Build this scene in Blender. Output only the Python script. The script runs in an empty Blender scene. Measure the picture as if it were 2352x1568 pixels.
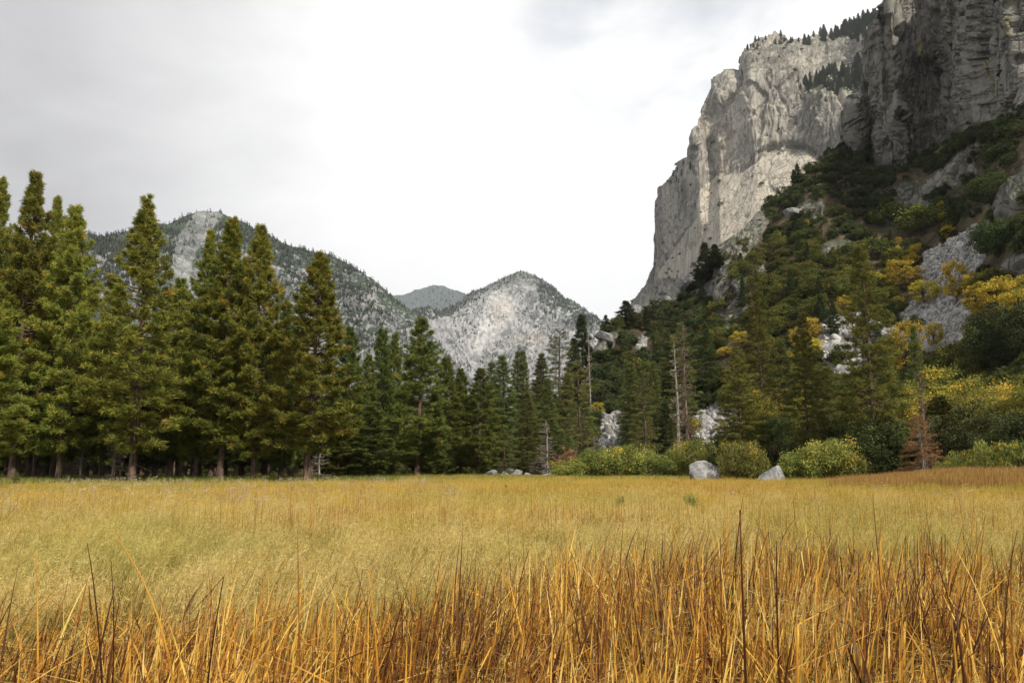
import bpy, math, random
import numpy as np
R_ = math.radians
SC = bpy.context.scene
COL = SC.collection

# ------------------------------------------------------------------ camera, sky, sun, exposure
F = 1829.0; CX, CY = 1176.0, 784.0          # focal length and centre for a 2352 px wide frame
PITCH = math.atan((1076 - CY) / F)
CAMH = 1.75
cam = bpy.data.cameras.new('camera'); cam.lens = 28.0; cam.sensor_width = 36.0
cam.clip_start = 0.05; cam.clip_end = 60000
camo = bpy.data.objects.new('camera', cam); COL.objects.link(camo)
camo.location = (0, 0, CAMH); camo.rotation_euler = (math.pi/2 + PITCH, 0, 0)
SC.camera = camo

SUN_AZ, SUN_EL = 143.0, 42.0                 # azimuth clockwise from +Y
world = bpy.data.worlds.new('World'); SC.world = world; world.use_nodes = True

def build_world():
    nt = world.node_tree; N = nt.nodes; L = nt.links; N.clear()
    out = N.new('ShaderNodeOutputWorld'); bg = N.new('ShaderNodeBackground')
    sky = N.new('ShaderNodeTexSky'); sky.sky_type = 'NISHITA'; sky.sun_disc = False
    sky.sun_elevation = R_(SUN_EL); sky.sun_rotation = R_(SUN_AZ)
    tc = N.new('ShaderNodeTexCoord')
    def noise(scale, det, rough, mapscale, loc=(0,0,0)):
        m = N.new('ShaderNodeMapping'); m.inputs['Scale'].default_value = mapscale; m.inputs['Location'].default_value = loc
        L.new(tc.outputs['Generated'], m.inputs[0])
        n = N.new('ShaderNodeTexNoise'); n.inputs['Scale'].default_value = scale
        n.inputs['Detail'].default_value = det; n.inputs['Roughness'].default_value = rough
        n.inputs['Distortion'].default_value = .35
        L.new(m.outputs[0], n.inputs['Vector']); return n.outputs['Fac']
    def math_(op, a, b=None, c=None, clamp=False):
        n = N.new('ShaderNodeMath'); n.operation = op; n.use_clamp = clamp
        for i, v in enumerate((a, b, c)):
            if v is None: continue
            if isinstance(v, (int, float)): n.inputs[i].default_value = v
            else: L.new(v, n.inputs[i])
        return n.outputs[0]
    def dotdir(v):
        n = N.new('ShaderNodeVectorMath'); n.operation = 'DOT_PRODUCT'
        L.new(tc.outputs['Generated'], n.inputs[0]); n.inputs[1].default_value = v; return n.outputs['Value']
    # cloud thickness: thin and bright over the valley mouth, thick and grey to the left and behind
    az, el = R_(6), R_(24)
    bright = dotdir((math.sin(az)*math.cos(el), math.cos(az)*math.cos(el), math.sin(el)))
    b1 = N.new('ShaderNodeMapRange'); b1.interpolation_type = 'SMOOTHSTEP'
    b1.inputs['From Min'].default_value = .80; b1.inputs['From Max'].default_value = .975
    L.new(bright, b1.inputs['Value'])
    az2, el2 = R_(-34), R_(26)
    grey = dotdir((math.sin(az2)*math.cos(el2), math.cos(az2)*math.cos(el2), math.sin(el2)))
    b2 = N.new('ShaderNodeMapRange'); b2.interpolation_type = 'SMOOTHSTEP'
    b2.inputs['From Min'].default_value = .86; b2.inputs['From Max'].default_value = .99
    L.new(grey, b2.inputs['Value'])
    n1 = noise(1.6, 6, .5, (1, 1, 1.8)); n2 = noise(4.5, 7, .55, (1, 1, 2.2), (3, 1, 0))
    v = math_('MULTIPLY_ADD', b1.outputs[0], CLOUD[1], CLOUD[0])
    v = math_('MULTIPLY_ADD', b2.outputs[0], CLOUD[2], v)
    v = math_('MULTIPLY_ADD', math_('SUBTRACT', n1, .5), .75, v)
    v = math_('MULTIPLY_ADD', math_('SUBTRACT', n2, .5), .34, v)
    v = math_('MAXIMUM', v, .3)
    cmb = N.new('ShaderNodeMix'); cmb.data_type = 'RGBA'
    g = N.new('ShaderNodeMapRange'); g.inputs['From Min'].default_value = .45; g.inputs['From Max'].default_value = .95
    L.new(v, g.inputs['Value']); L.new(g.outputs[0], cmb.inputs['Factor'])
    cmb.inputs['A'].default_value = (.94, .93, .965, 1); cmb.inputs['B'].default_value = (1, .995, .985, 1)
    sc_ = N.new('ShaderNodeVectorMath'); sc_.operation = 'SCALE'
    L.new(cmb.outputs['Result'], sc_.inputs[0]); L.new(v, sc_.inputs['Scale'])
    # real sky seen through a thin place, upper right
    az3, el3 = R_(17), R_(33)
    gap = dotdir((math.sin(az3)*math.cos(el3), math.cos(az3)*math.cos(el3), math.sin(el3)))
    gm = N.new('ShaderNodeMapRange'); gm.interpolation_type = 'SMOOTHSTEP'
    gm.inputs['From Min'].default_value = .955; gm.inputs['From Max'].default_value = .998
    L.new(gap, gm.inputs['Value'])
    n3 = noise(6, 6, .5, (1, 1, 1.6), (7, 2, 0))
    gf = math_('MULTIPLY', gm.outputs[0], math_('MULTIPLY_ADD', math_('SUBTRACT', n3, .5), 3.2, .45, clamp=True), clamp=True)
    gf = math_('MULTIPLY', gf, .6)
    skys = N.new('ShaderNodeVectorMath'); skys.operation = 'SCALE'; skys.inputs['Scale'].default_value = SKYK
    L.new(sky.outputs[0], skys.inputs[0])
    mx = N.new('ShaderNodeMix'); mx.data_type = 'RGBA'
    L.new(gf, mx.inputs['Factor']); L.new(sc_.outputs[0], mx.inputs['A']); L.new(skys.outputs[0], mx.inputs['B'])
    L.new(mx.outputs['Result'], bg.inputs['Color']); bg.inputs['Strength'].default_value = 1.0
    L.new(bg.outputs[0], out.inputs[0])
SKYK = .12
CLOUD = (.67, .37, -.09)
build_world()

sl = bpy.data.lights.new('sun', 'SUN'); sl.energy = 4.0; sl.angle = R_(2.0); sl.color = (1, .93, .80)
so = bpy.data.objects.new('sun', sl); COL.objects.link(so); so.location = (0, -50, 80)
_a, _e = R_(SUN_AZ), R_(SUN_EL)
SUNV = (math.sin(_a)*math.cos(_e), math.cos(_a)*math.cos(_e), math.sin(_e))
from mathutils import Vector
so.rotation_euler = Vector(SUNV).to_track_quat('Z', 'Y').to_euler()
vs = SC.view_settings; vs.view_transform = 'Standard'; vs.look = 'None'; vs.exposure = 0.18; vs.gamma = 1.0
SC.cycles.max_bounces = 5; SC.cycles.diffuse_bounces = 2; SC.cycles.transmission_bounces = 2; SC.cycles.transparent_max_bounces = 4
SC.cycles.use_adaptive_sampling = True; SC.cycles.adaptive_threshold = .02

# ------------------------------------------------------------------ projection helpers
_c, _s = math.cos(PITCH), math.sin(PITCH)
def px2dir(px, py):
    """azimuth and slope (rise over horizontal range) of the ray through a photo point"""
    X = (np.asarray(px, float) - CX) / F; Y = (CY - np.asarray(py, float)) / F
    fy = _c - Y*_s; z = _s + Y*_c; h = np.sqrt(X*X + fy*fy)
    return np.arctan2(X, fy), z / h
def at(px, py, r):
    az, T = px2dir(px, py)
    return np.array([r*np.sin(az), r*np.cos(az), CAMH + r*T])
def proj(P):
    x, y, z = P[..., 0], P[..., 1], P[..., 2] - CAMH
    d = y*_c + z*_s; u = -y*_s + z*_c
    d = np.maximum(d, 1e-3)
    return CX + F*x/d, CY - F*u/d
def lerp_tab(tab, x):
    t = np.array(tab, float); return np.interp(x, t[:, 0], t[:, 1])
def inpoly(px, py, poly):
    p = np.array(poly, float); c = np.zeros(np.shape(px), bool); j = len(p) - 1
    for i in range(len(p)):
        xi, yi, xj, yj = p[i, 0], p[i, 1], p[j, 0], p[j, 1]
        m = ((yi > py) != (yj > py)) & (px < (xj - xi)*(py - yi)/((yj - yi) + 1e-9) + xi)
        c ^= m; j = i
    return c
def sstep(a, b, x):
    t = np.clip((x - a)/(b - a), 0, 1); return t*t*(3 - 2*t)

# ------------------------------------------------------------------ noise
def _h(ix, iy, iz, s):
    n = (ix.astype(np.int64)*374761393 + iy.astype(np.int64)*668265263 + iz.astype(np.int64)*2147483647 + s*1274126177) & 0xFFFFFFFF
    n = ((n ^ (n >> 13)) * 1274126177) & 0xFFFFFFFF
    n = ((n ^ (n >> 16)) * 2246822519) & 0xFFFFFFFF
    return (n ^ (n >> 15)) & 0xFFFFFFFF
def _r(ix, iy, iz, s): return _h(ix, iy, iz, s) / 4294967296.0
def gnoise(p, s=0):
    i = np.floor(p).astype(np.int64); f = p - i; w = f*f*f*(f*(f*6 - 15) + 10)
    out = 0
    for dx in (0, 1):
        for dy in (0, 1):
            for dz in (0, 1):
                h = _h(i[..., 0]+dx, i[..., 1]+dy, i[..., 2]+dz, s)
                gx = ((h & 1023)/511.5 - 1); gy = (((h >> 10) & 1023)/511.5 - 1); gz = (((h >> 20) & 1023)/511.5 - 1)
                d = gx*(f[..., 0]-dx) + gy*(f[..., 1]-dy) + gz*(f[..., 2]-dz)
                ww = (w[..., 0] if dx else 1-w[..., 0])*(w[..., 1] if dy else 1-w[..., 1])*(w[..., 2] if dz else 1-w[..., 2])
                out = out + d*ww
    return out
def fbm(p, octv=4, s=0, gain=.5, lac=2.03, ridge=False):
    a, t, o = 1., 0., 0
    for k in range(octv):
        n = gnoise(p*lac**k + 17.3*k, s + k)
        o = o + a*((1 - 2.4*np.abs(n)) - .6 if ridge else n); t += a; a *= gain
    return o/t
def facets(p, s=0, tilt=1.0):
    """every point takes the height of a randomly tilted plane of its nearest cell: broken, blocky rock"""
    i0 = np.floor(p).astype(np.int64); best = np.full(p.shape[:-1], 9e9); val = np.zeros(p.shape[:-1])
    for dx in (-1, 0, 1):
        for dy in (-1, 0, 1):
            for dz in (-1, 0, 1):
                i = [i0[..., 0]+dx, i0[..., 1]+dy, i0[..., 2]+dz]
                c = np.stack([i[k] + .1 + .8*_r(*i, s+k+1) for k in range(3)], -1); q = p - c
                d = (q*q).sum(-1); m = d < best
                v = (_r(*i, s+5) - .5)
                for k in range(3): v = v + q[..., k]*(_r(*i, s+6+k) - .5)*2*tilt
                best = np.where(m, d, best); val = np.where(m, v, val)
    return val

# ------------------------------------------------------------------ mesh and object helpers
def mesh_np(name, V, Fc, mat=None, smooth=False, attrs=None, nside=None):
    V = np.ascontiguousarray(V, np.float32).reshape(-1, 3)
    me = bpy.data.meshes.new(name)
    if isinstance(Fc, np.ndarray):
        n, k = Fc.shape; loops = Fc.ravel(); starts = np.arange(0, n*k, k)
    else:
        loops = np.array([v for f in Fc for v in f]); ln = np.array([len(f) for f in Fc]); n = len(Fc)
        starts = np.concatenate([[0], np.cumsum(ln)[:-1]])
    me.vertices.add(len(V)); me.vertices.foreach_set('co', V.ravel())
    me.loops.add(len(loops)); me.loops.foreach_set('vertex_index', loops.astype(np.int32))
    me.polygons.add(n); me.polygons.foreach_set('loop_start', starts.astype(np.int32))
    me.update(calc_edges=True)
    if smooth: me.polygons.foreach_set('use_smooth', np.ones(n, bool))
    for k, a in (attrs or {}).items():
        at_ = me.attributes.new(k, 'FLOAT', 'POINT'); at_.data.foreach_set('value', np.ascontiguousarray(a, np.float32).ravel())
    if mat: me.materials.append(mat)
    return me
def link(name, me, parent=None, loc=None, **props):
    o = bpy.data.objects.new(name, me); COL.objects.link(o)
    if parent: o.parent = parent
    if loc is not None: o.location = loc
    for k, v in props.items():
        if v is not None: o[k] = v
    return o
def grid_faces(nr, nc):
    i = np.arange((nr-1)*nc).reshape(nr-1, nc)[:, :-1]
    return np.stack([i, i+1, i+nc+1, i+nc], -1).reshape(-1, 4)
def tubes(paths, sides=6):
    """paths: list of (points Nx3, radii N) -> verts, quads"""
    Vs, Fs, off = [], [], 0
    ang = np.arange(sides)*2*np.pi/sides
    for P, r in paths:
        P = np.asarray(P, float); r = np.asarray(r, float); n = len(P)
        T = np.gradient(P, axis=0); T /= np.linalg.norm(T, axis=1, keepdims=True) + 1e-9
        ref = np.where(np.abs(T[:, 2:3]) > .9, np.array([[1., 0, 0]]), np.array([[0, 0, 1.]]))
        A = np.cross(T, ref); A /= np.linalg.norm(A, axis=1, keepdims=True) + 1e-9; B = np.cross(T, A)
        ring = P[:, None] + r[:, None, None]*(np.cos(ang)[None, :, None]*A[:, None] + np.sin(ang)[None, :, None]*B[:, None])
        Vs.append(ring.reshape(-1, 3))
        i = np.arange((n-1)*sides).reshape(n-1, sides); j = np.roll(i, -1, 1)
        Fs.append(np.stack([i, j, j+sides, i+sides], -1).reshape(-1, 4) + off); off += n*sides
    return np.concatenate(Vs), np.concatenate(Fs)

# ------------------------------------------------------------------ materials
class NT:
    def __init__(s, name):
        s.m = bpy.data.materials.new(name); s.m.use_nodes = True; s.t = s.m.node_tree; s.N = s.t.nodes; s.L = s.t.links
        s.N.clear(); s.out = s.N.new('ShaderNodeOutputMaterial')
        s.geo = s.N.new('ShaderNodeNewGeometry')
    def put(s, sock, v):
        if v is None: return
        if isinstance(v, bpy.types.NodeSocket): s.L.new(v, sock)
        elif isinstance(v, tuple) and len(v) == 3 and sock.type == 'RGBA': sock.default_value = (*v, 1)
        else: sock.default_value = v
    def math(s, op, a, b=None, clamp=False):
        n = s.N.new('ShaderNodeMath'); n.operation = op; n.use_clamp = clamp
        s.put(n.inputs[0], a); s.put(n.inputs[1], b); return n.outputs[0]
    def mix(s, f, a, b, mode='MIX'):
        n = s.N.new('ShaderNodeMix'); n.data_type = 'RGBA'; n.blend_type = mode; n.clamp_factor = True
        s.put(n.inputs['Factor'], f); s.put(n.inputs['A'], a); s.put(n.inputs['B'], b); return n.outputs['Result']
    def attr(s, name):
        n = s.N.new('ShaderNodeAttribute'); n.attribute_name = name; return n.outputs['Fac']
    def pos(s, scale=(1, 1, 1), rot=(0, 0, 0)):
        m = s.N.new('ShaderNodeMapping'); m.inputs['Scale'].default_value = scale; m.inputs['Rotation'].default_value = rot
        s.L.new(s.geo.outputs['Position'], m.inputs[0]); return m.outputs[0]
    def noise(s, scale, det=4, rough=.55, vec=None, dist=0.):
        n = s.N.new('ShaderNodeTexNoise'); n.inputs['Scale'].default_value = scale; n.inputs['Detail'].default_value = det
        n.inputs['Roughness'].default_value = rough; n.inputs['Distortion'].default_value = dist
        s.L.new(vec if vec else s.geo.outputs['Position'], n.inputs['Vector']); return n.outputs['Fac']
    def voro(s, scale, vec=None, feat='F1'):
        n = s.N.new('ShaderNodeTexVoronoi'); n.feature = feat; n.inputs['Scale'].default_value = scale
        s.L.new(vec if vec else s.geo.outputs['Position'], n.inputs['Vector']); return n.outputs['Distance']
    def rng(s, v, a, b, c=0., d=1., smooth=True):
        n = s.N.new('ShaderNodeMapRange'); n.interpolation_type = 'SMOOTHSTEP' if smooth else 'LINEAR'
        s.put(n.inputs['Value'], v)
        for k, x in (('From Min', a), ('From Max', b), ('To Min', c), ('To Max', d)): n.inputs[k].default_value = x
        return n.outputs[0]
    def ramp(s, v, stops, interp='LINEAR'):
        n = s.N.new('ShaderNodeValToRGB'); e = n.color_ramp.elements; n.color_ramp.interpolation = interp
        while len(e) < len(stops): e.new(.5)
        for i, (p, c) in enumerate(stops): e[i].position = p; e[i].color = (*c, 1)
        s.L.new(v, n.inputs[0]); return n.outputs[0]
    def rand(s): return s.N.new('ShaderNodeObjectInfo').outputs['Random']
    def hsv(s, c, h=.5, sat=1., val=1.):
        n = s.N.new('ShaderNodeHueSaturation'); s.put(n.inputs['Color'], c); s.put(n.inputs['Hue'], h)
        s.put(n.inputs['Saturation'], sat); s.put(n.inputs['Value'], val); return n.outputs[0]
    def bump(s, h, dist=.1, strength=1., normal=None):
        n = s.N.new('ShaderNodeBump'); n.inputs['Strength'].default_value = strength; n.inputs['Distance'].default_value = dist
        s.L.new(h, n.inputs['Height'])
        if normal: s.L.new(normal, n.inputs['Normal'])
        return n.outputs[0]
    def finish(s, col, rough=.9, normal=None, transl=None, spec=.2):
        b = s.N.new('ShaderNodeBsdfPrincipled'); s.put(b.inputs['Base Color'], col); s.put(b.inputs['Roughness'], rough)
        b.inputs['Specular IOR Level'].default_value = spec
        if normal: s.L.new(normal, b.inputs['Normal'])
        sh = b.outputs[0]
        if transl:
            t = s.N.new('ShaderNodeBsdfTranslucent'); s.put(t.inputs['Color'], col)
            mx = s.N.new('ShaderNodeMixShader'); mx.inputs[0].default_value = transl
            s.L.new(sh, mx.inputs[1]); s.L.new(t.outputs[0], mx.inputs[2]); sh = mx.outputs[0]
        s.L.new(sh, s.out.inputs['Surface']); return s.m

def rock_mat(name, base, dark, light, warm, scale, streak=1., scrub=None, warmth=.5, bands=.25, talus=(.22, .21, .20)):
    """scale = metres of the main mottling; scrub = colour of low plants that grow on the gentler places"""
    m = NT(name)
    st = m.pos((1/scale, 1/scale, .18/scale))
    n1 = m.noise(1.0, 8, .62, st, .4); n2 = m.noise(3.1, 6, .65, st, .8)
    n3 = m.noise(.35/scale, 4, .5); n4 = m.noise(9/scale, 5, .7)
    c = m.mix(m.rng(n3, .35, .65), base, tuple(.5*(a+b) for a, b in zip(base, light)))
    c = m.mix(m.rng(n1, .50, .72, 0, .8*streak), c, dark)
    c = m.mix(m.rng(n2, .56, .72, 0, .75), c, light)
    c = m.mix(m.rng(m.noise(2.2, 5, .6, m.pos((1/scale, 1/scale, .12/scale), (0, 0, 1)), .5), .58, .72, 0, warmth), c, warm)
    c = m.mix(m.rng(n4, .48, .75, 0, .6), c, dark)
    bd = m.math('ABSOLUTE', m.math('SUBTRACT', m.noise(1.0, 6, .6, m.pos((.30/scale, .30/scale, .16/scale), (.3, .6, .2)), 1.2), .5))
    c = m.mix(m.rng(bd, 0, .05, .75*bands, 0), c, tuple(.6*a+.4*b for a, b in zip(dark, scrub or dark)))
    c = m.mix(m.rng(m.noise(1.0, 5, .6, m.pos((.22/scale, .22/scale, .12/scale), (.1, .9, .5)), .8), .54, .70, 0, .8*bands), c, tuple(.75*x for x in base))
    wht = m.attr('pale'); c = m.mix(wht, c, m.mix(m.rng(n2, .4, .6), light, tuple(min(1, x*1.35) for x in light)))
    wm = m.attr('warmspot'); c = m.mix(m.math('MULTIPLY', wm, m.rng(n1, .35, .65, .3, 1)), c, warm)
    # cracks
    ca = m.math('ABSOLUTE', m.math('SUBTRACT', m.noise(1.0, 6, .55, m.pos((1.1/scale, 1.1/scale, .28/scale), (.25, .1, .4)), .9), .5))
    cb = m.math('ABSOLUTE', m.math('SUBTRACT', m.noise(1.0, 5, .5, m.pos((1.0/scale, 1.0/scale, 1.6/scale), (.6, .5, .2)), .5), .47))
    cr = m.math('MINIMUM', ca, m.math('MULTIPLY', cb, 1.6))
    c = m.mix(m.rng(cr, 0, .013, .7, 0), c, tuple(x*.45 for x in dark))
    if scrub:
        sx = m.N.new('ShaderNodeSeparateXYZ'); m.L.new(m.geo.outputs['Normal'], sx.inputs[0])
        sc = m.math('ADD', m.rng(sx.outputs[2], .35, .85), m.math('MULTIPLY', m.math('SUBTRACT', m.noise(5/scale, 5, .65), .5), 2.2))
        sc = m.math('MULTIPLY', m.rng(sc, .35, .62), m.attr('veg'))
        c = m.mix(sc, c, m.mix(m.rng(n4, .4, .6), scrub, tuple(x*2.0 for x in scrub)))
    tal = m.attr('talus')
    tc = m.ramp(m.noise(2.0, 3, .6), [(.35, tuple(x*.45 for x in talus)), (.5, talus), (.7, tuple(min(1, x*1.5) for x in talus))])
    c = m.mix(tal, c, tc)
    soil = m.attr('soil')
    c = m.mix(soil, c, m.ramp(m.noise(.12, 6, .65), [(.35, (.045, .035, .02)), (.5, (.07, .055, .03)), (.62, (.14, .11, .06)), (.7, (.10, .12, .04))]))
    h = m.math('ADD', n1, m.math('MULTIPLY', n4, .5)); h = m.math('ADD', h, m.math('MULTIPLY', m.rng(cr, 0, .03), .35))
    return m.finish(c, .92, m.bump(h, .12*scale, .9))

# ------------------------------------------------------------------ surfaces seen from the meadow, built at their real distance
def hill(name, x0, x1, step, crest, r0, slope, rows, disp, mat, masks, zbase=-3, back=True, aspow=1.0):
    """a hillside: for every compass direction the foot stands r0 away and the ground climbs at the given
    slope until it reaches the crest; then it falls away behind. disp(P, px, py) moves it along its normal."""
    pxs = np.arange(x0, x1+step, step, dtype=float)
    cx = np.array([c[0] for c in crest], float); cy = np.array([c[1] for c in crest], float)
    azc, Tc = px2dir(cx, cy)
    az, _ = px2dir(pxs, np.full_like(pxs, 900.))
    o = np.argsort(azc); Tt = np.interp(az, azc[o], Tc[o])
    T0 = (zbase - CAMH)/1.0
    r = lerp_tab(r0, pxs); t0 = (zbase - CAMH)/r
    nr = rows; v = np.linspace(0, 1, nr)
    P = np.zeros((nr, len(pxs), 3)); 
    for j in range(nr):
        T = t0 + (Tt - t0)*v[j]
        if j:
            dT = T - Tp
            mid = np.stack([r*np.sin(az), r*np.cos(az), CAMH + r*T], -1); ppx, ppy = proj(mid)
            ts = np.tan(np.radians(slope(ppx, ppy)))
            r = r*np.exp(np.clip(dT/np.maximum(ts - T, .035), 0, .25))
        P[j] = np.stack([r*np.sin(az), r*np.cos(az), CAMH + r*T], -1); Tp = T
    px, py = proj(P)
    du = np.gradient(P, axis=1); dv = np.gradient(P, axis=0)
    Nn = np.cross(du, dv); Nn /= np.linalg.norm(Nn, axis=-1, keepdims=True) + 1e-9
    for _ in range(6):
        Nn[1:-1] = (Nn[:-2] + 2*Nn[1:-1] + Nn[2:]); Nn[:, 1:-1] = (Nn[:, :-2] + 2*Nn[:, 1:-1] + Nn[:, 2:])
        Nn /= np.linalg.norm(Nn, axis=-1, keepdims=True) + 1e-9
    P = P + Nn*disp(P, px, py)[..., None]
    mk = {k: np.asarray(f(P, px, py), float)*np.ones(px.shape) for k, f in masks.items()}
    Pv = P; nback = 0
    if back:
        B = []; last = P[-1]; hz = last[:, :2]/np.linalg.norm(last[:, :2], axis=1, keepdims=True); rr = np.linalg.norm(last[:, :2], axis=1)
        for k, (f, dz) in enumerate([(.015, .0), (.05, .03), (.14, .14), (.35, .5), (.7, 1.02)]):
            q = last.copy(); q[:, :2] += hz*(rr*f)[:, None]; q[:, 2] = last[:, 2]*(1-dz) - (4 if dz > 1 else 0); B.append(q)
        Pv = np.concatenate([P, np.array(B)]); nback = 5
    at_ = {k: np.concatenate([a, np.repeat(a[-1:], nback, 0)]) if nback else a for k, a in mk.items()}
    me = mesh_np(name, Pv, grid_faces(*Pv.shape[:2]), mat, False, at_)
    ob = link(name, me, kind='structure')
    return dict(P=P, px=px, py=py, N=Nn, ob=ob, mk=mk)

def const(v): return lambda P, px, py: v
def blur(m, n=5):
    m = np.array(m, float)
    if m.ndim != 2: return m
    for _ in range(n):
        m[1:-1] = (m[:-2] + m[1:-1] + m[2:])/3; m[:, 1:-1] = (m[:, :-2] + m[:, 1:-1] + m[:, 2:])/3
    return m
def pset(*polys):
    def f(P, px, py):
        m = np.zeros(px.shape)
        for p in polys:
            n = gnoise(np.stack([px/14, py/14, px*0], -1), 3)*14; n2 = gnoise(np.stack([px/14, py/14, px*0+9], -1), 4)*14
            m = np.maximum(m, inpoly(px+n, py+n2, p).astype(float))
        return m
    return f

#@@TERRAIN
# near slope and dark cliff on the right ------------------------------------------------
A_CREST = [(1150, 1120), (1260, 1000), (1330, 880), (1365, 800), (1400, 757), (1440, 742), (1500, 712), (1560, 690), (1610, 640), (1650, 560), (1700, 528), (1760, 468),
           (1850, 398), (1905, 352), (1933, 330), (1955, 268), (1977, 205), (1990, 130), (1999, 75), (2020, 40), (2039, 0), (2060, -30), (2150, -70), (2700, -120)]
A_FOOT = [(1000, -500), (1900, 340), (1933, 336), (1965, 352), (2005, 362), (2040, 395), (2075, 375), (2120, 352), (2155, 320), (2190, 298), (2250, 290), (2310, 270), (2352, 262), (2700, 200)]
A_OUT = [  # bare rock steps inside the wooded slope
    [(1820, 485), (1850, 462), (1895, 470), (1890, 500), (1830, 505)],
    [(1590, 640), (1650, 570), (1750, 480), (1790, 470), (1740, 560), (1700, 640), (1760, 600), (1745, 690), (1690, 760), (1640, 790), (1650, 700), (1600, 700)],
    [(1995, 515), (2100, 455), (2200, 370), (2260, 335), (2240, 400), (2130, 480), (2060, 520)],
    [(2270, 520), (2300, 440), (2352, 395), (2420, 370), (2420, 440), (2330, 500)],
    [(2270, 640), (2320, 590), (2420, 560), (2420, 700), (2300, 660)],
    [(1360, 800), (1400, 765), (1430, 762), (1400, 800), (1370, 815)],
    [(1880, 560), (1960, 545), (1950, 570), (1890, 580)],
    [(1950, 620), (2000, 600), (1990, 640)],
    [(2060, 440), (2120, 420), (2080, 470)],
    [(2100, 330), (2135, 345), (2060, 400), (2035, 395)],
]
A_TAL = [
    [(2170, 565), (2240, 520), (2265, 525), (2250, 590), (2210, 640), (2200, 700), (2235, 740), (2180, 800), (2130, 800), (2040, 770), (2010, 740), (2080, 700), (2120, 660), (2100, 620), (2130, 580)],
    [(1865, 745), (1900, 720), (1990, 700), (2010, 760), (1990, 830), (1930, 850), (1890, 830)],
    [(1590, 950), (1640, 920), (1690, 940), (1700, 1000), (1660, 1060), (1590, 1040)],
    [(1370, 1040), (1385, 960), (1430, 930), (1470, 960), (1450, 1030), (1420, 1060)],
    [(1460, 800), (1478, 765), (1486, 780), (1474, 808)],
]
def cliffA(px, py): return sstep(14, -10, py - lerp_tab(A_FOOT, px))*(px > 1905)
def slopeA(px, py):
    s = 33.5 + 2.5*np.sin(px/90.) + 0*py
    m = np.zeros(np.shape(px))
    for p in A_OUT: m = np.maximum(m, inpoly(px, py, p))
    s = s + 12*m
    c = cliffA(px, py)
    return s*(1-c) + (76 + 6*np.sin(px/37.)*np.sin(py/61.+px/90.))*c
_outA = pset(*A_OUT); _talA = pset(*A_TAL)
def rough_rock(P, big, seed, k=1.0, vert=.3, blob=.3, fac=1.):
    """weathered granite: broad ribs, slanting slabs, thin upright flakes"""
    W = np.stack([fbm(P/big*.8, 4, seed+40+q) for q in range(3)], -1)*big
    Q = (P + W*.45)*np.array([1, 1, vert]); Q2 = (P + W*.6)@np.array([[.95, 0, .30], [0, 1, 0], [-.30, 0, .95]])*np.array([1, 1, .24])
    d = fbm(Q/big, 3, seed, .45)*big*blob
    d = d + fbm(Q/(big*.35), 4, seed+9, .5, ridge=True)*big*.06
    d = d + (facets(Q2/(big*.34), seed+20)*.105 + facets(Q/(big*.14), seed+21)*.055 + facets(Q2/(big*.055), seed+22)*.024)*big*fac
    d = d + fbm(P*np.array([1, 1, .2])/(big*.05), 3, seed+33)*big*.010
    for sc_, am, Qx in ((.5, .050, Q), (.2, .022, Q), (.45, .040, Q2)):   # joints cut into the rock
        nn = fbm(Qx/(big*sc_) + 11*sc_, 4, seed+61, .5); d = d - big*am*np.exp(-(nn/.022)**2)
    return d*k
def dispA(P, px, py):
    ou = blur(_outA(P, px, py), 14); c = np.maximum(blur(cliffA(px, py), 6), ou*.42)
    soft = fbm(P/60., 5, 5)*7 + fbm(P/12., 3, 8)*1.0
    t = _talA(P, px, py)
    return soft*(1-c) + c*rough_rock(P, 46., 3, .95, .22, .26, .85) + t*(facets(P/2.2, 60)*.35 + facets(P/1., 61)*.3)*(1-c)

# pale cliff behind it ---------------------------------------------------------------------
B_CREST = [(1300, 900), (1400, 790), (1432, 735), (1452, 690), (1478, 655), (1494, 610), (1498, 560), (1499, 520), (1504, 470), (1512, 432), (1532, 412), (1560, 385), (1580, 352), (1597, 300),
           (1612, 262), (1622, 225), (1633, 182), (1648, 175), (1664, 160), (1685, 142), (1703, 126), (1725, 108), (1750, 96), (1780, 80), (1810, 84), (1850, 84), (1890, 80), (1930, 66),
           (1965, 52), (2000, 44), (2060, 30), (2160, 10), (2260, 0)]
B_SHELF = [(1500, 640), (1600, 500), (1605, 440), (1640, 405), (1700, 392), (1770, 350), (1860, 345), (1900, 380), (1990, 380), (2100, 640)]
def slopeB(px, py):
    corner = sstep(1560, 1660, px)
    s = 80 + 0*py
    sh = inpoly(px, py, B_SHELF).astype(float)*sstep(1590, 1640, px)
    s = s*(1-sh) + 57*sh
    top = sstep(40, 0, py - (lerp_tab([(1600, 190), (1640, 190), (1700, 165), (1760, 140), (1850, 150), (1930, 165), (2000, 175)], px)))*corner
    s = s*(1-top) + 44*top
    low = sstep(560, 700, py)
    s = s*(1-low) + 52*low
    ledge = inpoly(px, py, [(1840, 205), (1900, 160), (1990, 130), (1990, 235), (1900, 225)]).astype(float)
    return s*(1-ledge) + 46*ledge
def dispB(P, px, py):
    sh = inpoly(px, py, B_SHELF)*.65
    n = rough_rock(P, 150., 23, .42, .3, .50, 1.0)*(1-sh)
    crack = np.exp(-((px - (1700 + (py-100)*-.28 + 12*np.sin(py/23.)))/14)**2)*sstep(330, 250, py)*26
    crack2 = np.exp(-((px - (1905 + (py-100)*.25 + 10*np.sin(py/19.)))/9)**2)*sstep(360, 290, py)*sstep(140, 180, py)*16
    arch = np.exp(-((py - (334 + ((px-1805)/50.)**2*9))/7)**2)*sstep(1735, 1760, px)*sstep(1885, 1860, px)*15*(1+gnoise(P/25., 66)*1.4)
    return n - crack - crack2 - arch + 6*fbm(P/30., 4, 77)*sh

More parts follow.
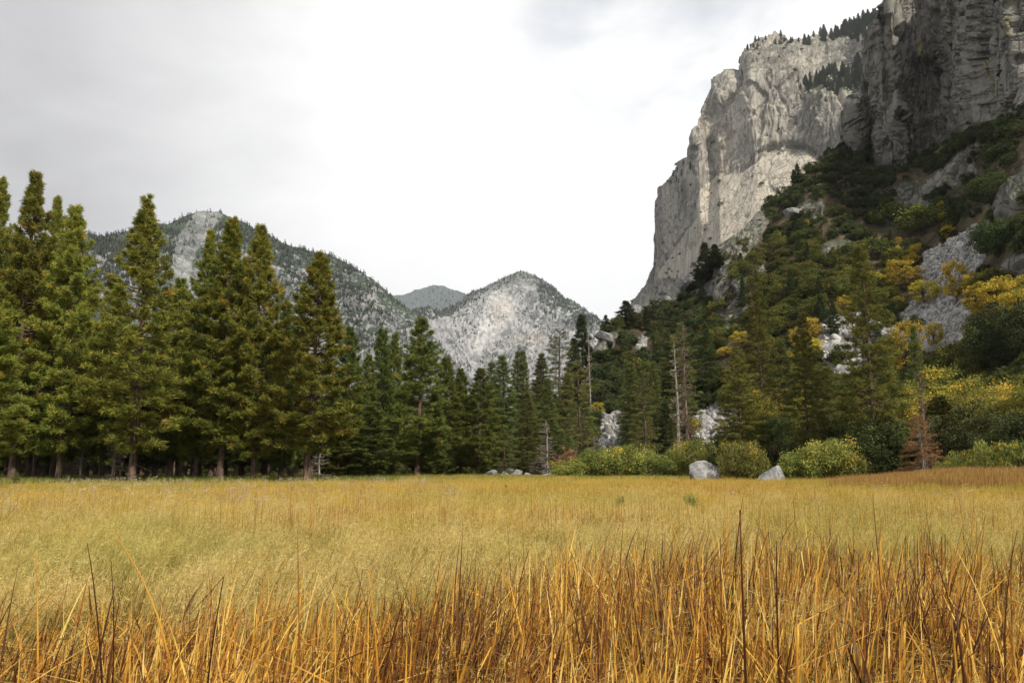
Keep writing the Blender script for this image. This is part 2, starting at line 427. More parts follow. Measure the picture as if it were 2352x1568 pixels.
# mountains ----------------------------------------------------------------------------------
C_CREST = [(-900, 700), (-300, 620), (0, 590), (200, 543), (240, 545), (270, 540), (300, 528), (345, 512), (380, 517), (420, 503), (440, 493), (470, 487), (500, 490), (530, 503), (560, 515),
           (600, 535), (650, 555), (700, 572), (750, 583), (800, 607), (830, 622), (870, 645), (900, 668), (925, 690), (955, 712), (985, 755), (1010, 790), (1040, 830), (1080, 870), (1140, 960), (1250, 1060)]
D_CREST = [(700, 690), (850, 680), (915, 674), (945, 668), (975, 660), (1003, 656), (1030, 664), (1060, 672), (1100, 690), (1200, 760)]
E_CREST = [(820, 790), (900, 740), (950, 712), (985, 706), (1010, 712), (1040, 700), (1080, 673), (1120, 655), (1150, 640), (1175, 629), (1197, 624), (1220, 630), (1245, 642), (1270, 660),
           (1300, 685), (1315, 690), (1340, 707), (1365, 725), (1386, 745), (1420, 790), (1480, 860), (1600, 950)]
def slopeC(px, py):
    return np.clip(38 + (py - 600)*.06, 34, 62)
def mtn(seed, big, amp, ridgeK=1.):
    def f(P, px, py):
        w = np.stack([fbm(P/big, 3, seed+50), fbm(P/big, 3, seed+51), fbm(P/big, 3, seed+52)], -1)*big*.5
        Q = (P+w)*np.array([1, 1, .5])
        return amp*(fbm(Q/big, 7, seed, .55, ridge=True)*.75*ridgeK + fbm(Q/(big*.5), 5, seed+7, .6)*.5 + facets(Q/(big*.20), seed+9)*.14 + facets(Q/(big*.06), seed+11)*.07 + fbm(Q/(big*.05), 4, seed+13, .65, ridge=True)*.06)
    return f
def vegC(P, px, py):
    d = py - lerp_tab(C_CREST, px)
    f = sstep(150, 40, d)*sstep(1000, 760, px) + .55*sstep(1000, 800, py)
    bare = inpoly(px, py, [(380, 640), (400, 560), (455, 480), (520, 485), (480, 540), (440, 600), (430, 700)])
    return np.clip(f*(1 - .95*bare) + .35, 0, 1)
def palE(P, px, py):
    return .9*inpoly(px, py, [(1105, 720), (1130, 668), (1160, 660), (1185, 690), (1180, 730), (1120, 790), (1090, 800)])*(fbm(P/220., 4, 9)*1.5+.6).clip(0, 1)
def warE(P, px, py):
    return .75*(fbm(P/160., 4, 29)*3+.35).clip(0, 1)*inpoly(px, py, [(1130, 712), (1128, 672), (1150, 660), (1178, 690), (1180, 720), (1140, 745)]) + .6*inpoly(px, py, [(1190, 760), (1250, 740), (1240, 820), (1200, 850)])*(fbm(P/120., 3, 19) > .05)
def vegE(P, px, py):
    d = py - lerp_tab(E_CREST, px)
    return np.clip(sstep(50, 10, d)*.5 + inpoly(px, py, [(1230, 650), (1260, 655), (1380, 750), (1390, 800), (1330, 790), (1240, 710)])*.7 + .10, 0, 1)

M_B = rock_mat('pale_granite', (.385, .358, .318), (.14, .132, .122), (.60, .55, .475), (.50, .41, .28), 30., 1., (.03, .045, .018), .6, .75)
M_A = rock_mat('dark_granite', (.245, .232, .205), (.07, .068, .064), (.37, .355, .32), (.31, .27, .11), 13., 1., (.03, .045, .018), .75)
M_C = rock_mat('far_granite', (.30, .30, .31), (.11, .115, .12), (.46, .46, .45), (.36, .31, .22), 48., .9, (.035, .05, .03), .25, .8)
M_E = rock_mat('peak_granite', (.42, .42, .43), (.16, .165, .175), (.56, .55, .54), (.52, .42, .30), 62., .8, (.05, .065, .05), .3, 1.)
M_D = rock_mat('ridge_granite', (.30, .31, .33), (.14, .15, .17), (.46, .46, .46), (.36, .31, .22), 150., .9, (.06, .075, .07), .2)

SA = hill('slope_and_cliff', 1150, 2760, 2.6, A_CREST, [(1150, 175), (1500, 165), (1800, 150), (2100, 128), (2352, 112), (2760, 95)], slopeA, 560, dispA, M_A,
          dict(veg=lambda P, px, py: .45*(1-cliffA(px, py)) + .25, soil=lambda P, px, py: (1-cliffA(px, py))*(1-np.clip(blur(_outA(P, px, py), 5)*1.6, 0, 1))*(1-_talA(P, px, py)),
               talus=lambda P, px, py: _talA(P, px, py), pale=lambda P, px, py: .5*inpoly(px, py, [(2298, 95), (2318, 85), (2322, 120), (2305, 130)])))
SB = hill('pale_cliff', 1340, 2240, 1.9, B_CREST, [(1340, 1900), (1440, 1850), (1500, 1660), (1550, 1500), (1590, 1370), (1625, 1270), (1670, 1195), (1760, 1145), (2000, 1120), (2240, 1080)], slopeB, 470, dispB, M_B,
          dict(veg=lambda P, px, py: .35 + .65*inpoly(px, py, [(1840, 205), (1900, 160), (1990, 130), (1990, 235), (1900, 225)]) + .5*sstep(520, 640, py), soil=const(0), talus=const(0),
               pale=lambda P, px, py: .6*inpoly(px, py, B_SHELF) + .3*inpoly(px, py, [(1640, 190), (1700, 240), (1850, 240), (1830, 330), (1740, 340), (1650, 400)]),
               warmspot=lambda P, px, py: .8*np.exp(-((px-1658)/6)**2)*sstep(180, 260, py)*sstep(430, 380, py) + .3*inpoly(px, py, B_SHELF)))
crestC = lambda px, py: .35 + .65*sstep(0, 70, py - lerp_tab(C_CREST, px))
crestE = lambda px, py: .30 + .70*sstep(0, 70, py - lerp_tab(E_CREST, px))
SCm = hill('near_mountain', -900, 1260, 3.0, C_CREST, [(-900, 1500), (400, 2000), (1000, 2300), (1260, 2500)], slopeC, 300, (lambda P, px, py: mtn(70, 460., 88.)(P, px, py)*crestC(px, py)), M_C, dict(veg=vegC, soil=const(0), talus=const(0), pale=lambda P, px, py: .5*inpoly(px, py, [(440, 500), (470, 480), (520, 488), (480, 530)])))
SE = hill('peak', 820, 1600, 1.8, E_CREST, [(820, 3400), (1100, 3600), (1600, 3600)], lambda px, py: np.clip(41 + (py-690)*.07, 36, 60), 300, (lambda P, px, py: mtn(90, 560., 125.)(P, px, py)*crestE(px, py)), M_E,
          dict(veg=vegE, soil=const(0), talus=const(0), pale=palE, warmspot=warE))
SD = hill('far_ridge', 650, 1250, 4., D_CREST, [(650, 6000), (1250, 6300)], lambda px, py: 34 + 0*py, 90, mtn(110, 700., 80.), M_D, dict(veg=const(1.0), soil=const(0), talus=const(0), pale=const(0)))

# ground: one sheet from under the camera to the horizon ----------------------------------
def bank(x, y):
    az = np.degrees(np.arctan2(x, y)); r = np.hypot(x, y)
    return .7*sstep(22, 30, az)*sstep(44, 62, r)*sstep(130, 90, az)
def ground_z(x, y):
    r = np.hypot(x, y); p = np.stack([np.asarray(x, float), np.asarray(y, float), np.zeros(np.shape(x))], -1)
    return fbm(p/14., 3, 31)*.35*sstep(3, 25, r) + bank(x, y) + sstep(150, 420, r)*-1.2
def build_ground():
    rs = np.concatenate([[0.02], np.geomspace(.6, 200, 150), np.geomspace(215, 11000, 40)]); az = np.radians(np.linspace(-180, 180, 361))
    Rr, Az = np.meshgrid(rs, az, indexing='ij'); x = Rr*np.sin(Az); y = Rr*np.cos(Az)
    m = NT('meadow_soil')
    n1 = m.noise(.25, 5, .6); n2 = m.noise(3., 6, .7)
    c = m.mix(m.rng(n1, .4, .6), (.075, .065, .018), (.12, .095, .025)); c = m.mix(m.rng(n2, .45, .7, 0, .7), c, (.05, .045, .015))
    ln = m.N.new('ShaderNodeVectorMath'); ln.operation = 'LENGTH'; m.L.new(m.geo.outputs['Position'], ln.inputs[0])
    c = m.mix(m.rng(ln.outputs['Value'], 95, 125), c, m.mix(m.rng(n1, .4, .6), (.05, .045, .02), (.08, .085, .025)))
    mat = m.finish(c, .95, m.bump(n2, .05, .8))
    me = mesh_np('ground', np.stack([x, y, ground_z(x, y)], -1), grid_faces(*x.shape)[:, ::-1], mat, True)
    link('ground', me, kind='structure')
build_ground()
#@@NEXT
# ------------------------------------------------------------------ foliage and bark materials
def foliage_mat(name, c1, c2, accent=None, acc_at=.86, transl=.25, var=.25, huevar=.03):
    m = NT(name); t = m.attr('tint'); rd = m.rand()
    c = m.mix(m.rng(t, 0, .85, smooth=False), c1, c2)
    if accent: c = m.mix(m.rng(t, acc_at, acc_at+.05), c, accent)
    c = m.hsv(c, m.rng(rd, 0, 1, .5-huevar, .5+huevar, False), 1.0, m.rng(m.math('FRACT', m.math('MULTIPLY', rd, 7.3)), 0, 1, 1-var, 1+var, False))
    return m.finish(c, .75, None, transl, .25)
def bark_mat(name, c1, c2, s=1.):
    m = NT(name); n = m.noise(6*s, 5, .65, m.pos((1, 1, .18))); n2 = m.noise(.8*s, 3, .5)
    c = m.mix(m.rng(n, .38, .62), c1, c2); c = m.mix(m.rng(n2, .45, .7, 0, .5), c, tuple(x*.5 for x in c1))
    return m.finish(c, .95, m.bump(n, .06, 1.))
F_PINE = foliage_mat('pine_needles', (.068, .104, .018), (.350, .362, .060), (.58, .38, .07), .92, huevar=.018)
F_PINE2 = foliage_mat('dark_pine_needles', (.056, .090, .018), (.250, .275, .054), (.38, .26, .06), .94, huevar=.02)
F_BIGR = foliage_mat('olive_pine_needles', (.062, .078, .018), (.265, .255, .055), (.42, .27, .06), .88, huevar=.01)
F_FIR = foliage_mat('fir_needles', (.062, .090, .025), (.245, .265, .072), (.34, .27, .10), .95)
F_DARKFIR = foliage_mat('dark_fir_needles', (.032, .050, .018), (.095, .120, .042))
F_BROWN = foliage_mat('dry_needles', (.17, .080, .032), (.36, .19, .08), None)
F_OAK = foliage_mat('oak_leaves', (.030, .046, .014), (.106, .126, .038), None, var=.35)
F_OAKM = foliage_mat('maple_leaves_green', (.10, .12, .022), (.33, .32, .055), (.60, .44, .05), .78, var=.3)
F_GRN = foliage_mat('bush_leaves_green', (.052, .070, .016), (.180, .185, .038), None, var=.35)
F_YEL = foliage_mat("maple_leaves_yellow", (.38, .30, .032), (.80, .62, .09), (.34, .33, .05), .86, .35, .22, .014)
F_WIL = foliage_mat('willow_leaves', (.11, .135, .028), (.36, .37, .085), (.52, .38, .06), .88, .3, .22, .03)
F_RUST = foliage_mat('rust_leaves', (.30, .18, .08), (.48, .31, .14), None)
BK_PINE = bark_mat('pine_bark', (.085, .058, .042), (.21, .145, .105))
BK_DEAD = bark_mat('dead_wood', (.20, .165, .135), (.40, .35, .30))
BK_DEADB = bark_mat('dead_wood_brown', (.13, .09, .065), (.30, .22, .17))
BK_DARK = bark_mat('dark_bark', (.05, .04, .03), (.12, .095, .075))

rng = np.random.default_rng(7)
def tuft_mesh(C, D, size, n, length, width, tint, g, up=.0, flat=1.):
    """needle tufts: C centres, D outward directions, n blades each -> verts, tris, tint"""
    N = len(C); d = g.normal(size=(N, n, 3)); d[..., 2] *= flat; d /= np.linalg.norm(d, axis=-1, keepdims=True)
    d = d + D[:, None]*.85; d[..., 2] += up; d /= np.linalg.norm(d, axis=-1, keepdims=True)
    L = length*size[:, None]*g.uniform(.6, 1.15, (N, n)); s = np.cross(d, g.normal(size=(N, n, 3))); s /= np.linalg.norm(s, axis=-1, keepdims=True)+1e-9
    b = C[:, None] + g.normal(size=(N, n, 3))*(.26*length*size)[:, None, None]
    w = 1.25*width*size[:, None]*g.uniform(.7, 1.3, (N, n))
    V = np.stack([b + s*w[..., None], b - s*w[..., None], b + d*L[..., None]], 2).reshape(-1, 3)
    T = np.repeat((tint[:, None] + g.uniform(-.08, .08, (N, n))).ravel(), 3)
    return V, np.arange(len(V)).reshape(-1, 3), T

def conifer(seed, H, R, clear=.12, dz=.75, nb=6, e_top=50, e_mid=8, e_bot=-12, curl=25, spread=.34, tn=13, tuft=.62, n=14, length=.62, width=.035,
            flat=.7, pw=.75, up=.35, gaps=.12, trunk_r=.34, dead=.5, mat=F_PINE, bark=BK_PINE, lowfull=.35, bare_top=0., name='pine', acc_top=0.):
    g = np.random.default_rng(seed); zc = H*clear; paths = []
    zt = np.linspace(0, H*.985, 14); rr = trunk_r*(1 - zt/H)**.85 + .03; rr[0] *= 1.3
    wob = np.cumsum(g.normal(size=(14, 2))*.05, 0)
    TP = np.column_stack([wob, zt]); paths.append((TP, rr))
    C, D, S, Tn = [], [], [], []
    z = zc; lob = g.uniform(0, 6.28, 3)
    while z < H*.985:
        h = (z - zc)/(H - zc); prof = (1-h)**pw*min(1, lowfull + h*3.2) + .02
        k = max(3, int(round(nb*(1 - .35*h)))); a0 = g.uniform(0, 6.28)
        for i in range(k):
            if g.random() < gaps*(1-h*.6): continue
            a = a0 + i*6.283/k + g.normal()*.25
            L = R*prof*g.choice([.7, .9, 1., 1.1, 1.28])*g.uniform(.9, 1.1)*(1 + .14*math.sin(a*2 + lob[0] + z*.25) + .10*math.sin(a*3+lob[1]-z*.4)) + .25
            e0 = np.interp(h, [0, .5, 1], [e_bot, e_mid, e_top]) + g.normal()*6
            zz = z + g.uniform(-.4, .4)*dz; m = 6; t = np.linspace(0, 1, m)
            el = np.radians(e0 + curl*t**1.5); st = L/(m-1)
            hh = np.concatenate([[0], np.cumsum(np.cos(el[:-1])*st)]); vv = np.concatenate([[0], np.cumsum(np.sin(el[:-1])*st)])
            cx_, cy_ = np.interp(zz, zt, TP[:, 0]), np.interp(zz, zt, TP[:, 1])
            ca, sa = math.cos(a), math.sin(a)
            BP = np.column_stack([cx_ + hh*ca, cy_ + hh*sa, zz + vv])
            paths.append((BP, np.linspace(.035+.011*L, .012, m)))
            if h < bare_top*-1: continue
            q = max(4, int(1.55*tn*(L/R)**.9 + 3)); ts = np.sqrt(g.uniform(.03 + .14*(L/R), 1, q)); ts[0] = 1.
            lat = g.uniform(-1, 1, q)*spread*L*(1.15 - ts)*1.3; lat[0] = 0
            px_ = np.interp(ts, t, hh); vz = np.interp(ts, t, vv)
            c = np.column_stack([cx_ + px_*ca - lat*sa, cy_ + px_*sa + lat*ca, zz + vz + g.normal(size=q)*.12 + np.abs(lat)*.1])
            d = np.column_stack([ca*np.ones(q) - sa*np.sign(lat)*.7, sa*np.ones(q) + ca*np.sign(lat)*.7, np.full(q, up)])
            d /= np.linalg.norm(d, axis=1, keepdims=True)
            C.append(c); D.append(d); S.append(tuft*g.uniform(.75, 1.25, q)*(.72 + .28*(1-h)))
            Tn.append(np.clip(g.normal(.45, .24, q) + acc_top*h, 0, 1))
        z += dz*(1 - .45*h)*g.uniform(.8, 1.2)
    # dead lower branches
    for i in range(int(dead*26)):
        zz = g.uniform(.03, max(.04, clear*1.25))*H; a = g.uniform(0, 6.28); L = g.uniform(.6, 2.6); m = 4; t = np.linspace(0, 1, m)
        P0 = np.column_stack([t*L*math.cos(a), t*L*math.sin(a), zz + t*L*g.uniform(-.5, .2) + g.normal(size=m)*.06]); paths.append((P0, np.linspace(.035, .008, m)))
    V, Fq = tubes(paths[:1], 10); V2, F2 = tubes(paths[1:], 4)
    trunk = mesh_np(name+'_trunk', V, Fq, bark, True); limbs = mesh_np(name+'_branches', V2, F2, bark, True)
    V, Ft, T = tuft_mesh(np.concatenate(C), np.concatenate(D), np.concatenate(S), n, length/.62, width/.62, np.concatenate(Tn), g, .12, flat)
    crown = mesh_np(name+'_crown', V, Ft, mat, False, {'tint': T})
    return dict(trunk=trunk, branches=limbs, crown=crown, H=H, R=R)

def snag(seed, H, tr=.4, nb=60, bl=1.8, bare=.15, foli=0, mat=BK_DEAD, droop=-.25):
    g = np.random.default_rng(seed); zt = np.linspace(0, H, 12); wob = np.cumsum(g.normal(size=(12, 2))*.06, 0)
    TP = np.column_stack([wob, zt]); V, Fq = tubes([(TP, tr*(1-zt/H)**.8+.04)], 9); paths = []; C, D = [], []
    for i in range(nb):
        h = g.uniform(bare, .98); a = g.uniform(0, 6.28); L = bl*(1.1-h)**.6*g.uniform(.3, 1.2); m = 5; t = np.linspace(0, 1, m)
        cx_, cy_ = np.interp(h*H, zt, TP[:, 0]), np.interp(h*H, zt, TP[:, 1])
        P0 = np.column_stack([cx_ + t*L*math.cos(a), cy_ + t*L*math.sin(a), h*H + L*(droop*np.sin(t*3) + .1*t) + g.normal(size=m)*.05])
        paths.append((P0, np.linspace(.085, .03, m)))
        for k in range(3):
            b = P0[g.integers(1, 4)]; e = b + np.array([math.cos(a+g.normal()*.9), math.sin(a+g.normal()*.9), g.normal()*.4])*L*.4
            paths.append((np.array([b, (b+e)/2+g.normal(size=3)*.04, e]), np.array([.05, .035, .02])))
        if foli and g.random() < foli:
            q = 7; ts = g.uniform(.3, 1, q); C.append(np.column_stack([np.interp(ts, t, P0[:, k]) for k in range(3)]) + g.normal(size=(q, 3))*.1*L); D.append(np.tile([math.cos(a), math.sin(a), -.3], (q, 1)))
    V2, F2 = tubes(paths, 4)
    r = dict(trunk=mesh_np('snag_trunk', V, Fq, mat, True), branches=mesh_np('snag_branches', V2, F2, mat, True), H=H, R=bl)
    if foli:
        C, D = np.concatenate(C), np.concatenate(D)
        V, Ft, T = tuft_mesh(C, D, np.full(len(C), .6), 14, 1., .07, g.uniform(0, 1, len(C)), g, -.2, .6)
        r['crown'] = mesh_np('dry_crown', V, Ft, F_BROWN, False, {'tint': T})
    return r

def leafy(seed, H, R, base=.25, clumps=60, leaves=60, leaf=.16, mat=F_OAK, bark=BK_DARK, trunk=True, crad=.26, shape=1., flatb=.0, stems=1, lean=.0, name='broadleaf', spiky=0.):
    """broadleaf crown: limbs carrying clumps of leaves with gaps between; also used for shrubs"""
    g = np.random.default_rng(seed)
    zc = H*(base + (1-base)*.5); hz = H*(1-base)*.5
    u = g.normal(size=(clumps*3, 3)); u /= np.linalg.norm(u, axis=1, keepdims=True)
    rad = g.uniform(.35, 1, len(u))**.5
    lump = 1 + .22*gnoise(u*1.6 + seed*3.1, 5) * 2
    P = u*rad[:, None]*lump[:, None]
    P = P[P[:, 2] > -.85 + flatb][:clumps]
    C = P*np.array([R, R, hz]) + np.array([0, 0, zc])
    taper = np.clip(1 - (shape-1)*np.clip((C[:, 2]-zc)/hz, 0, 1), .2, 1); C[:, :2] *= taper[:, None]
    C = C[C[:, 2] > .03*H]
    cs = R*crad*g.uniform(.6, 1.3, len(C)); ctint = np.clip(g.normal(.45, .25, len(C)) + .15*P[:len(C), 2], 0, 1)
    n = leaves; N = len(C)
    d = g.normal(size=(N, n, 3)); d /= np.linalg.norm(d, axis=-1, keepdims=True); d *= g.uniform(.45, 1.05, (N, n, 1))
    if spiky: d[..., 2] = np.abs(d[..., 2])*(1+spiky)
    pos = C[:, None] + d*cs[:, None, None]*np.array([1, 1, .75])
    nn = d + g.normal(size=(N, n, 3))*.7; nn[..., 2] += .3; nn /= np.linalg.norm(nn, axis=-1, keepdims=True)
    a = np.cross(nn, g.normal(size=(N, n, 3))); a /= np.linalg.norm(a, axis=-1, keepdims=True)+1e-9; b = np.cross(nn, a)
    ls = leaf*g.uniform(.6, 1.3, (N, n, 1))
    if spiky: a = a*.3; b = b*.5 + np.array([0, 0, .9])
    V = np.stack([pos - a*ls*.5, pos + b*ls*.6, pos + a*ls*.5, pos - b*ls*.45], 2).reshape(-1, 3)
    T = np.repeat(np.clip(ctint[:, None] + g.uniform(-.12, .12, (N, n)), 0, 1).ravel(), 4)
    crown = mesh_np(name+'_crown', V, np.arange(len(V)).reshape(-1, 4), mat, False, {'tint': T})
    paths = []; root = []
    for s in range(stems):
        a0 = g.uniform(0, 6.28); o = 0 if stems == 1 else R*.12
        b0 = np.array([o*math.cos(a0), o*math.sin(a0), -.15]); top = np.array([R*.25*math.cos(a0)*(stems > 1) + lean*H, R*.25*math.sin(a0)*(stems > 1), zc])
        t = np.linspace(0, 1, 7)[:, None]; TP = b0*(1-t) + top*t + np.sin(t*3)*np.array([g.normal(), g.normal(), 0])*.03*H
        r0 = H*.018/math.sqrt(stems) + .03; paths.append((TP, np.linspace(r0, r0*.45, 7))); root.append((TP, r0))
    for i in range(min(N, 34)):
        TP, r0 = root[i % stems]; k = g.integers(2, 6); b0 = TP[k]; e = C[g.integers(0, N)]
        mid = (b0+e)/2 + np.array([0, 0, .08*H])*g.uniform(-.3, 1); t = np.linspace(0, 1, 6)[:, None]
        paths.append(((1-t)**2*b0 + 2*t*(1-t)*mid + t*t*e, np.linspace(r0*.42, .015, 6)))
    r = dict(crown=crown, H=H, R=R)
    if trunk:
        V, Fq = tubes(paths[:stems], 8); V2, F2 = tubes(paths[stems:], 4)
        r['trunk'] = mesh_np(name+'_trunk', V, Fq, bark, True); r['branches'] = mesh_np(name+'_branches', V2, F2, bark, True)
    return r

def put(proto, name, loc, rz=0, sx=1., sz=1., label=None, category='tree', group=None, tilt=(0, 0), parts=('trunk', 'branches', 'crown')):
    e = bpy.data.objects.new(name, None); COL.objects.link(e); e.location = loc; e.rotation_euler = (tilt[0], tilt[1], rz)
    e.scale = (sx, sx, sz); e.empty_display_size = .1
    e['label'] = label; e['category'] = category
    if group: e['group'] = group
    for k in parts:
        if k in proto:
            link(k, proto[k], e)
    return e

# ------------------------------------------------------------------ prototypes
PINES = [conifer(100+i, 34, 5.6, clear=.12+.015*i, nb=6, dz=.78, tn=18, acc_top=.14, pw=[.80, .70, .86, .76][i], curl=[38, 32, 36, 42][i], e_top=58, n=30, length=.50, tuft=.66, gaps=.15, spread=.30, name='pine') for i in range(4)]
SPARSE = conifer(120, 34, 5.6, clear=.14, nb=5, dz=.9, tn=15, acc_top=.14, pw=.95, gaps=.12, tuft=.66, n=30, length=.5, spread=.3, curl=38, e_top=58, trunk_r=.30, name='pine')
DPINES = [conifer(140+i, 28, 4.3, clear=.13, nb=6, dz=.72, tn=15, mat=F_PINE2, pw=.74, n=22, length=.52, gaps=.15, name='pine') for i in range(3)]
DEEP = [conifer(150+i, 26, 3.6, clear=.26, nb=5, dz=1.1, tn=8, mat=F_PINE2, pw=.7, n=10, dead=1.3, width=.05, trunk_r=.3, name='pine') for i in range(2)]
FIRS = [conifer(160+i, 30, [3.6, 3.1, 4.0][i], clear=.08, nb=7, dz=.62, tn=12, mat=F_FIR, e_top=35, e_mid=-8, e_bot=-28, curl=18, flat=.35, up=-.05, pw=.85, tuft=.52, n=12, trunk_r=.36, lowfull=.55, gaps=.14, name='fir') for i in range(3)]
SPFIR = [conifer(170+i, 30, 4.2, clear=.12, nb=4, dz=.95, tn=11, mat=F_FIR, e_top=30, e_mid=-4, e_bot=-22, curl=10, flat=.3, up=-.05, pw=.6, tuft=.55, n=12, gaps=.28, dead=1., name='fir') for i in range(2)]
BIGR = [conifer(180+i, 34, 5.2, clear=.16, nb=6, dz=.8, tn=18, mat=F_BIGR, e_top=35, e_mid=-2, e_bot=-18, curl=14, flat=.45, up=.1, pw=.8, gaps=.2, tuft=.6, n=14, name='pine') for i in range(2)]
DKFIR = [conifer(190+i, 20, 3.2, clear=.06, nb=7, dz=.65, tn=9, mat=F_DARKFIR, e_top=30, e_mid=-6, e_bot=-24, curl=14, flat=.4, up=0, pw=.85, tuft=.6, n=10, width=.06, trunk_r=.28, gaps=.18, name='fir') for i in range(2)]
SMALLFIR = conifer(195, 8, 2.0, clear=.03, nb=6, dz=.4, tn=8, mat=F_FIR, e_top=35, e_mid=0, e_bot=-10, curl=14, flat=.4, up=0, pw=.85, tuft=.42, n=12, trunk_r=.12, gaps=.08, name='fir', dead=0)
SNAG1 = snag(200, 30, .36, 190, 2.9, mat=BK_DEADB); SNAG2 = snag(201, 26, .40, 90, 2.1); SNAG3 = snag(202, 15, .17, 110, 2.1, .05); BRUSHDEAD = snag(204, 7, .08, 130, 2.2, .02, droop=-.1, mat=BK_DEADB)
REDFIR = snag(203, 24, .3, 190, 3.4, .05, .0); 
REDF = conifer(205, 14, 3.6, clear=.03, nb=6, dz=.6, tn=9, mat=F_BROWN, bark=BK_DEAD, e_top=20, e_mid=-12, e_bot=-22, curl=8, flat=.35, up=-.1, pw=.7, gaps=.25, tuft=.5, n=10, dead=1., name='dry_fir')
OAKT = [leafy(300+i, 9, 4.6, .08, 130, 90, .23, F_OAK, stems=3, name='oak') for i in range(3)]
OAKB = [leafy(310+i, 4.5, 3.0, .0, 44, 52, .29, F_OAK, stems=4, crad=.30, flatb=.35, name='oak') for i in range(4)]
GRNB = [leafy(320+i, 5.5, 3.4, .0, 50, 52, .29, F_GRN, stems=4, crad=.29, flatb=.35, name='oak') for i in range(3)]
MAPG = [leafy(330+i, 15, 5.6, .16, 150, 110, .21, F_OAKM, stems=2, crad=.22, name='maple') for i in range(3)]
MAPY = [leafy(340+i, 9, 3.6, .12, 70, 70, .26, F_YEL, stems=2, crad=.24, name='maple') for i in range(3)]
WIL = [leafy(350+i, 4.2, 3.6, .0, 110, 70, .17, F_WIL, stems=6, crad=.24, flatb=.5, name='willow') for i in range(3)]
RUST = leafy(360, 4., 2.4, .05, 50, 60, .15, F_RUST, stems=4, crad=.26, name='rust')
WILS = leafy(361, 4.2, 3.2, .0, 70, 60, .30, F_WIL, stems=8, crad=.2, flatb=.5, name='willow', spiky=.8)

def zg(x, y): return float(ground_z(np.array([x]), np.array([y]))[0])
def spot(px, r, py=1090):
    az, _ = px2dir(px, py); x, y = r*math.sin(az), r*math.cos(az); return x, y, zg(x, y)
def tree_px(proto, name, px, top, r, wpx, label, z=None, group=None, category='tree', rz=None, tilt=(0, 0), parts=('trunk', 'branches', 'crown')):
    """stand a tree r metres away in the direction px, tall enough to reach the height of photo row top"""
    x, y, z0 = spot(px, r, (top+1090)/2)
    if z is not None: z0 = z
    _, T = px2dir(px, top); H = CAMH + r*T - z0
    sz = H/proto['H']; sx = wpx/F*r*(1.12 if 'foot' not in proto else 1)/proto['R']
    return put(proto, name, (x, y, z0-.1), random.uniform(0, 6.28) if rz is None else rz, sx, sz, label, category, group, tilt if tilt != (0, 0) else (random.gauss(0, .012), random.gauss(0, .012)), parts)

# surface sampling for plants on slopes
def pick(S, px, py):
    """point of a hillside seen at a photo position (nearest grid vertex)"""
    d = (S['px']-px)**2 + (S['py']-py)**2; i = np.unravel_index(np.argmin(d), d.shape); return S['P'][i], i
def scatter(S, n, prob, g):
    nr, nc = S['px'].shape
    # uniform over the picture area of each quad
    x, y = S['px'], S['py']
    area = np.abs((x[1:, 1:]-x[:-1, :-1])*(y[1:, :-1]-y[:-1, 1:]) - (y[1:, 1:]-y[:-1, :-1])*(x[1:, :-1]-x[:-1, 1:]))*.5
    pc = prob(S['P'][:-1, :-1], x[:-1, :-1], y[:-1, :-1])*area; c = np.cumsum(pc.ravel()); c /= c[-1]
    k = np.searchsorted(c, g.random(n)); i, j = np.unravel_index(np.minimum(k, c.size-1), area.shape)
    u, v = g.random(n)[:, None], g.random(n)[:, None]; P = S['P']
    return (P[i, j]*(1-u)*(1-v) + P[i+1, j]*u*(1-v) + P[i, j+1]*(1-u)*v + P[i+1, j+1]*u*v), i, j

def gn_stuff(name, protos, pts, rot, scl, idx, label, mat=None):
    """one object of kind stuff: many copies of a few meshes set on points"""
    col = bpy.data.collections.new(name + '_kinds')
    for k, me in enumerate(protos):
        o = bpy.data.objects.new('%s_%02d' % (name, k), me); col.objects.link(o)
    me = bpy.data.meshes.new(name); me.vertices.add(len(pts)); me.vertices.foreach_set('co', np.ascontiguousarray(pts, np.float32).ravel())
    for nm, ty, key, a in (('rot', 'FLOAT_VECTOR', 'vector', rot), ('scl', 'FLOAT_VECTOR', 'vector', scl), ('idx', 'INT', 'value', idx)):
        t = me.attributes.new(nm, ty, 'POINT'); t.data.foreach_set(key, np.ascontiguousarray(a, np.int32 if ty == 'INT' else np.float32).ravel())
    o = link(name, me, kind='stuff', label=label)
    gt = bpy.data.node_groups.new(name, 'GeometryNodeTree')
    gt.interface.new_socket('Geometry', in_out='INPUT', socket_type='NodeSocketGeometry'); gt.interface.new_socket('Geometry', in_out='OUTPUT', socket_type='NodeSocketGeometry')
    N, L = gt.nodes, gt.links; gi = N.new('NodeGroupInput'); go = N.new('NodeGroupOutput')
    ci = N.new('GeometryNodeCollectionInfo'); ci.inputs['Collection'].default_value = col; ci.inputs['Separate Children'].default_value = True; ci.inputs['Reset Children'].default_value = True
    ip = N.new('GeometryNodeInstanceOnPoints'); ip.inputs['Pick Instance'].default_value = True
    def na(nm, ty):
        a = N.new('GeometryNodeInputNamedAttribute'); a.data_type = ty; a.inputs['Name'].default_value = nm; return a.outputs[0]
    L.new(gi.outputs[0], ip.inputs['Points']); L.new(ci.outputs[0], ip.inputs['Instance']); L.new(na('idx', 'INT'), ip.inputs['Instance Index'])
    L.new(na('rot', 'FLOAT_VECTOR'), ip.inputs['Rotation']); L.new(na('scl', 'FLOAT_VECTOR'), ip.inputs['Scale']); L.new(ip.outputs[0], go.inputs[0])
    o.modifiers.new('copies', 'NODES').node_group = gt
    return o
